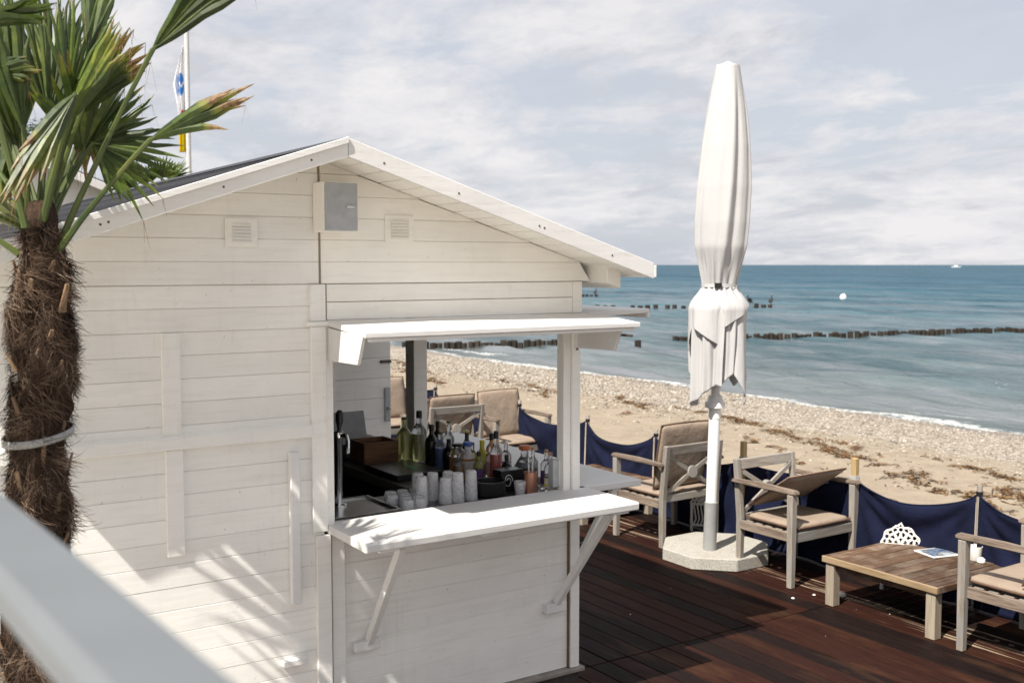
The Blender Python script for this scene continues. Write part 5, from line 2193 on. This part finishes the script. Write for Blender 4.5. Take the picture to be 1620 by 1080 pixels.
# the rest of the crown, most of it out of the picture to the left and above
for k in range(10):
    az = R(rr.uniform(96, 232))
    el = R(rr.uniform(5, 72))
    d = Vector((math.cos(az) * math.cos(el), math.sin(az) * math.cos(el), math.sin(el)))
    base = Vector((.59, 3.46, 2.40)) + d * .04
    pl = rr.uniform(.38, .62)
    hub = base + d * pl + Vector((0, 0, .05))
    tip = hub + (d + Vector((0, 0, -.25))).normalized() * rr.uniform(.40, .55)
    fan_leaf(palm, base, hub, tip, rr.choice([35, 50, 65, 70]), 19, rr.uniform(.1, .4), rr)
# strap round the trunk
mb = MB()
c2, r = trunk_at(1.80)
pts = []
for k in range(41):
    a_ = 2 * math.pi * k / 40
    rr_ = r * 1.17
    pts.append((c2[0] + rr_ * math.cos(a_), c2[1] + rr_ * math.sin(a_), 1.795 + .018 * math.cos(a_ - .4)))
vs, fs = [], []
for p in pts[:-1]:
    vs += [(p[0], p[1], p[2] - .011), (p[0], p[1], p[2] + .011)]
nn = len(pts) - 1
for k in range(nn):
    q, q2 = 2 * k, 2 * ((k + 1) % nn)
    fs.append((q, q2, q2 + 1, q + 1))
mb.add(vs, fs)
so = tag(mb.build('strap', M['strap'], None, 0, True), 'pale webbing strap tied round the palm trunk', 'strap')
md = so.modifiers.new('thickness', 'SOLIDIFY')
md.thickness = .004
# tub for the palm
mb = MB()
mb.lathe([(.20, 0.0005), (.26, .01), (.30, .42), (.33, .43), (.33, .47), (.29, .47), (.27, .40), (.02, .39)], 28)
tag(mb.build('planter', plain('dark_tub', (.03, .03, .032), .6), None, 0, True, (.526, 3.40, 0)), 'dark round tub that the palm grows in', 'planter')

# small palm behind the kiosk roof
p2 = empty('palm_tree', (3.0, 11.1, 0))
tag(p2, 'small palm whose leaf tips show above the kiosk roof', 'palm tree')
mb = MB()
mb.tube([(0, 0, 0), (.02, 0, 1.2), (.02, .05, 2.96)], [.13, .11, .08], 12)
mb.build('trunk', M['trunk'], p2, 0, True)
for k in range(16):
    az, el = k * 2.4, R(rr.uniform(-5, 60))
    d = Vector((math.cos(az) * math.cos(el), math.sin(az) * math.cos(el), math.sin(el)))
    base = Vector((3.02, 11.15, 2.93))
    fan_leaf(p2, base, base + d * .28, base + d * .60 + Vector((0, 0, -.05)), 60, 17, .2, rr)

# ------------------------------------------------------------------ neighbour kiosk, trees, flag
nk = empty('kiosk', (1.9, 12.0, 0))
tag(nk, 'second white kiosk behind, only its gable showing past the palm', 'kiosk')
mb = MB()
mb.prism([(.3, 0), (3.5, 0), (3.5, 2.80), (1.88, 3.43), (.3, 2.80)], 1, 12.0, 12.05)
mb.box(.3, .34, 12.051, 16, 0, 2.8)
mb.box(3.46, 3.5, 12.051, 16, 0, 2.8)
wp(nk, mb, 'wall', 'white', 0)
for s in (-1, 1):
    mb = MB()
    mb.prism([(1.88, 3.47), (1.88 + s * 1.95, 3.47 - 1.95 * .386), (1.88 + s * 1.95, 3.47 - 1.95 * .386 - .06), (1.88, 3.41)], 1, 11.8, 16)
    wp(nk, mb, 'roof', 'shingle', 0)
    mb = MB()
    mb.prism([(1.88 + s * .001, 3.452), (1.88 + s * 1.95, 3.452 - 1.95 * .386), (1.88 + s * 1.95, 3.452 - 1.95 * .386 - .09), (1.88 + s * .001, 3.362)], 1, 11.77, 11.799)
    wp(nk, mb, 'fascia', 'white_clean', .003)


def tree(x, y, h, r, label, seed, cat='tree'):
    rng = np.random.default_rng(seed)
    o = empty('tree', (x, y, -.4))
    tag(o, label, cat, 'dark trees behind the kiosks')
    mb = MB()
    mb.tube([(0, 0, 0), (.1, 0, h * .4), (0, .1, h * .75)], [.22, .16, .06], 9)
    for k in range(6):
        a_ = k * 1.05
        mb.tube([(.05, 0, h * .35), (r * .5 * math.cos(a_), r * .5 * math.sin(a_), h * .62), (r * .8 * math.cos(a_), r * .8 * math.sin(a_), h * .78)], [.09, .05, .02], 6)
    mb.build('trunk', M['trunk'], o, 0, True)
    cs = [np.array([rng.normal(0, r * .5), rng.normal(0, r * .5), h * (.55 + .4 * rng.random())]) for _ in range(26)]
    vs, fs = [], []
    for c in cs:
        for _ in range(260):
            d = rng.normal(size=3)
            d /= np.linalg.norm(d)
            p = c + d * r * .34 * rng.random() ** .4 * np.array([1, 1, .75])
            u = rng.normal(size=3)
            u /= np.linalg.norm(u)
            w = np.cross(u, d)
            s = rng.uniform(.05, .11)
            b0 = len(vs)
            vs += [tuple(p - u * s), tuple(p + w * s * .6), tuple(p + u * s), tuple(p - w * s * .6)]
            fs.append((b0, b0 + 1, b0 + 2, b0 + 3))
    link('crown', fast_mesh('crown', np.array(vs), np.array(fs), M['treeleaf']), o)


M['treeleaf'] = plain('dark_tree_leaves', (.035, .06, .022), .6, 0, .4, 2)
tree(6.9, 34.1, 5.6, 1.5, 'dark round tree top beyond the second kiosk gable', 1)
tree(4.4, 33.2, 6.9, 2.0, 'taller dark tree at the left edge behind the palm leaves', 2)
tree(1.2, 36, 6.6, 2.2, 'dark tree far left behind the palm crown', 4)

fp = empty('flagpole', (6.66, 22.2, -.2))
tag(fp, 'pale grey flagpole rising behind the kiosk roof', 'flagpole')
mb = MB()
mb.tube([(0, 0, 0), (0.0, 0, 4.3), (.02, .02, 7.42)], [.062, .055, .045], 14)
mb.build('pole', plain('pale_pole', (.55, .55, .55), .45), fp, 0, True)
mb = MB()
mb.lathe([(.05, 0), (.055, .02), (.03, .05), (.01, .06)], 12, 0, (.02, .02, 7.42))
mb.build('cap', M['galv'], fp, 0, True)
# the hanging flag
NUF, NVF = 26, 70
V = []
cd = Vector((math.sin(YAW), -math.cos(YAW), 0))        # roughly along the picture plane
fd = Vector((math.cos(YAW), math.sin(YAW), 0))
for i in range(NUF):
    u = i / (NUF - 1)
    for j in range(NVF):
        v = j / (NVF - 1)
        wv = np.interp(v, [0, .08, .35, .6, .8, 1], [.02, .10, .28, .24, .20, .16])
        x_ = -.06 - u * .72 * wv * (1 + .2 * math.sin(7 * v))
        dep = .07 * math.sin(u * 13 + v * 2) * (0.3 + v)
        p = Vector((0, 0, 6.95 - v * 2.15 - .10 * u * (1 - v))) + cd * x_ + fd * (dep - .02)
        V.append(p)


def flag_mat():
    t = NT('flag_cloth')
    uv = t.n('ShaderNodeAttribute', attribute_name='fv')
    uu = t.n('ShaderNodeAttribute', attribute_name='fu')
    v, u = uv.outputs['Fac'], uu.outputs['Fac']
    c = t.mix(t.ramp(t.math('ADD', v, t.math('MULTIPLY', u, -.03)), [(.775, 0.0), (.785, 1.0)]), (.78, .78, .80), (.80, .62, .02))
    red = t.math('MULTIPLY', t.ramp(v, [(.60, 0.0), (.61, 1.0), (.80, 1.0), (.81, 0.0)]), t.ramp(u, [(.30, 1.0), (.34, 0.0)]))
    c = t.mix(red, c, (.55, .03, .02))
    # blue round emblem with a white wave through it
    du, dv = t.math('MULTIPLY', t.math('SUBTRACT', u, .30), .42), t.math('SUBTRACT', v, .36)
    rad = t.math('SQRT', t.math('ADD', t.math('MULTIPLY', du, du), t.math('MULTIPLY', dv, dv)))
    disc = t.ramp(rad, [(.105, 1.0), (.112, 0.0)])
    wave = t.ramp(t.math('ABSOLUTE', t.math('ADD', dv, t.math('MULTIPLY', t.math('SINE', t.math('MULTIPLY', du, 50.0)), .02))), [(.010, 0.0), (.016, 1.0)])
    c = t.mix(t.math('MULTIPLY', disc, wave), c, (.05, .20, .55))
    return t.out(c, .8, 0, .15)


me = fast_mesh('flag', np.array([v[:] for v in V]), grid_faces(NUF, NVF), flag_mat(), True)
for nm, fn in (('fu', lambda i, j: i / (NUF - 1)), ('fv', lambda i, j: j / (NVF - 1))):
    at = me.attributes.new(nm, 'FLOAT', 'POINT')
    at.data.foreach_set('value', [fn(i, j) for i in range(NUF) for j in range(NVF)])
fo = tag(link('flag', me, None, (6.66, 22.2, -.2)), 'white flag with blue emblem and yellow foot hanging slack', 'flag')
md = fo.modifiers.new('thickness', 'SOLIDIFY')
md.thickness = .004
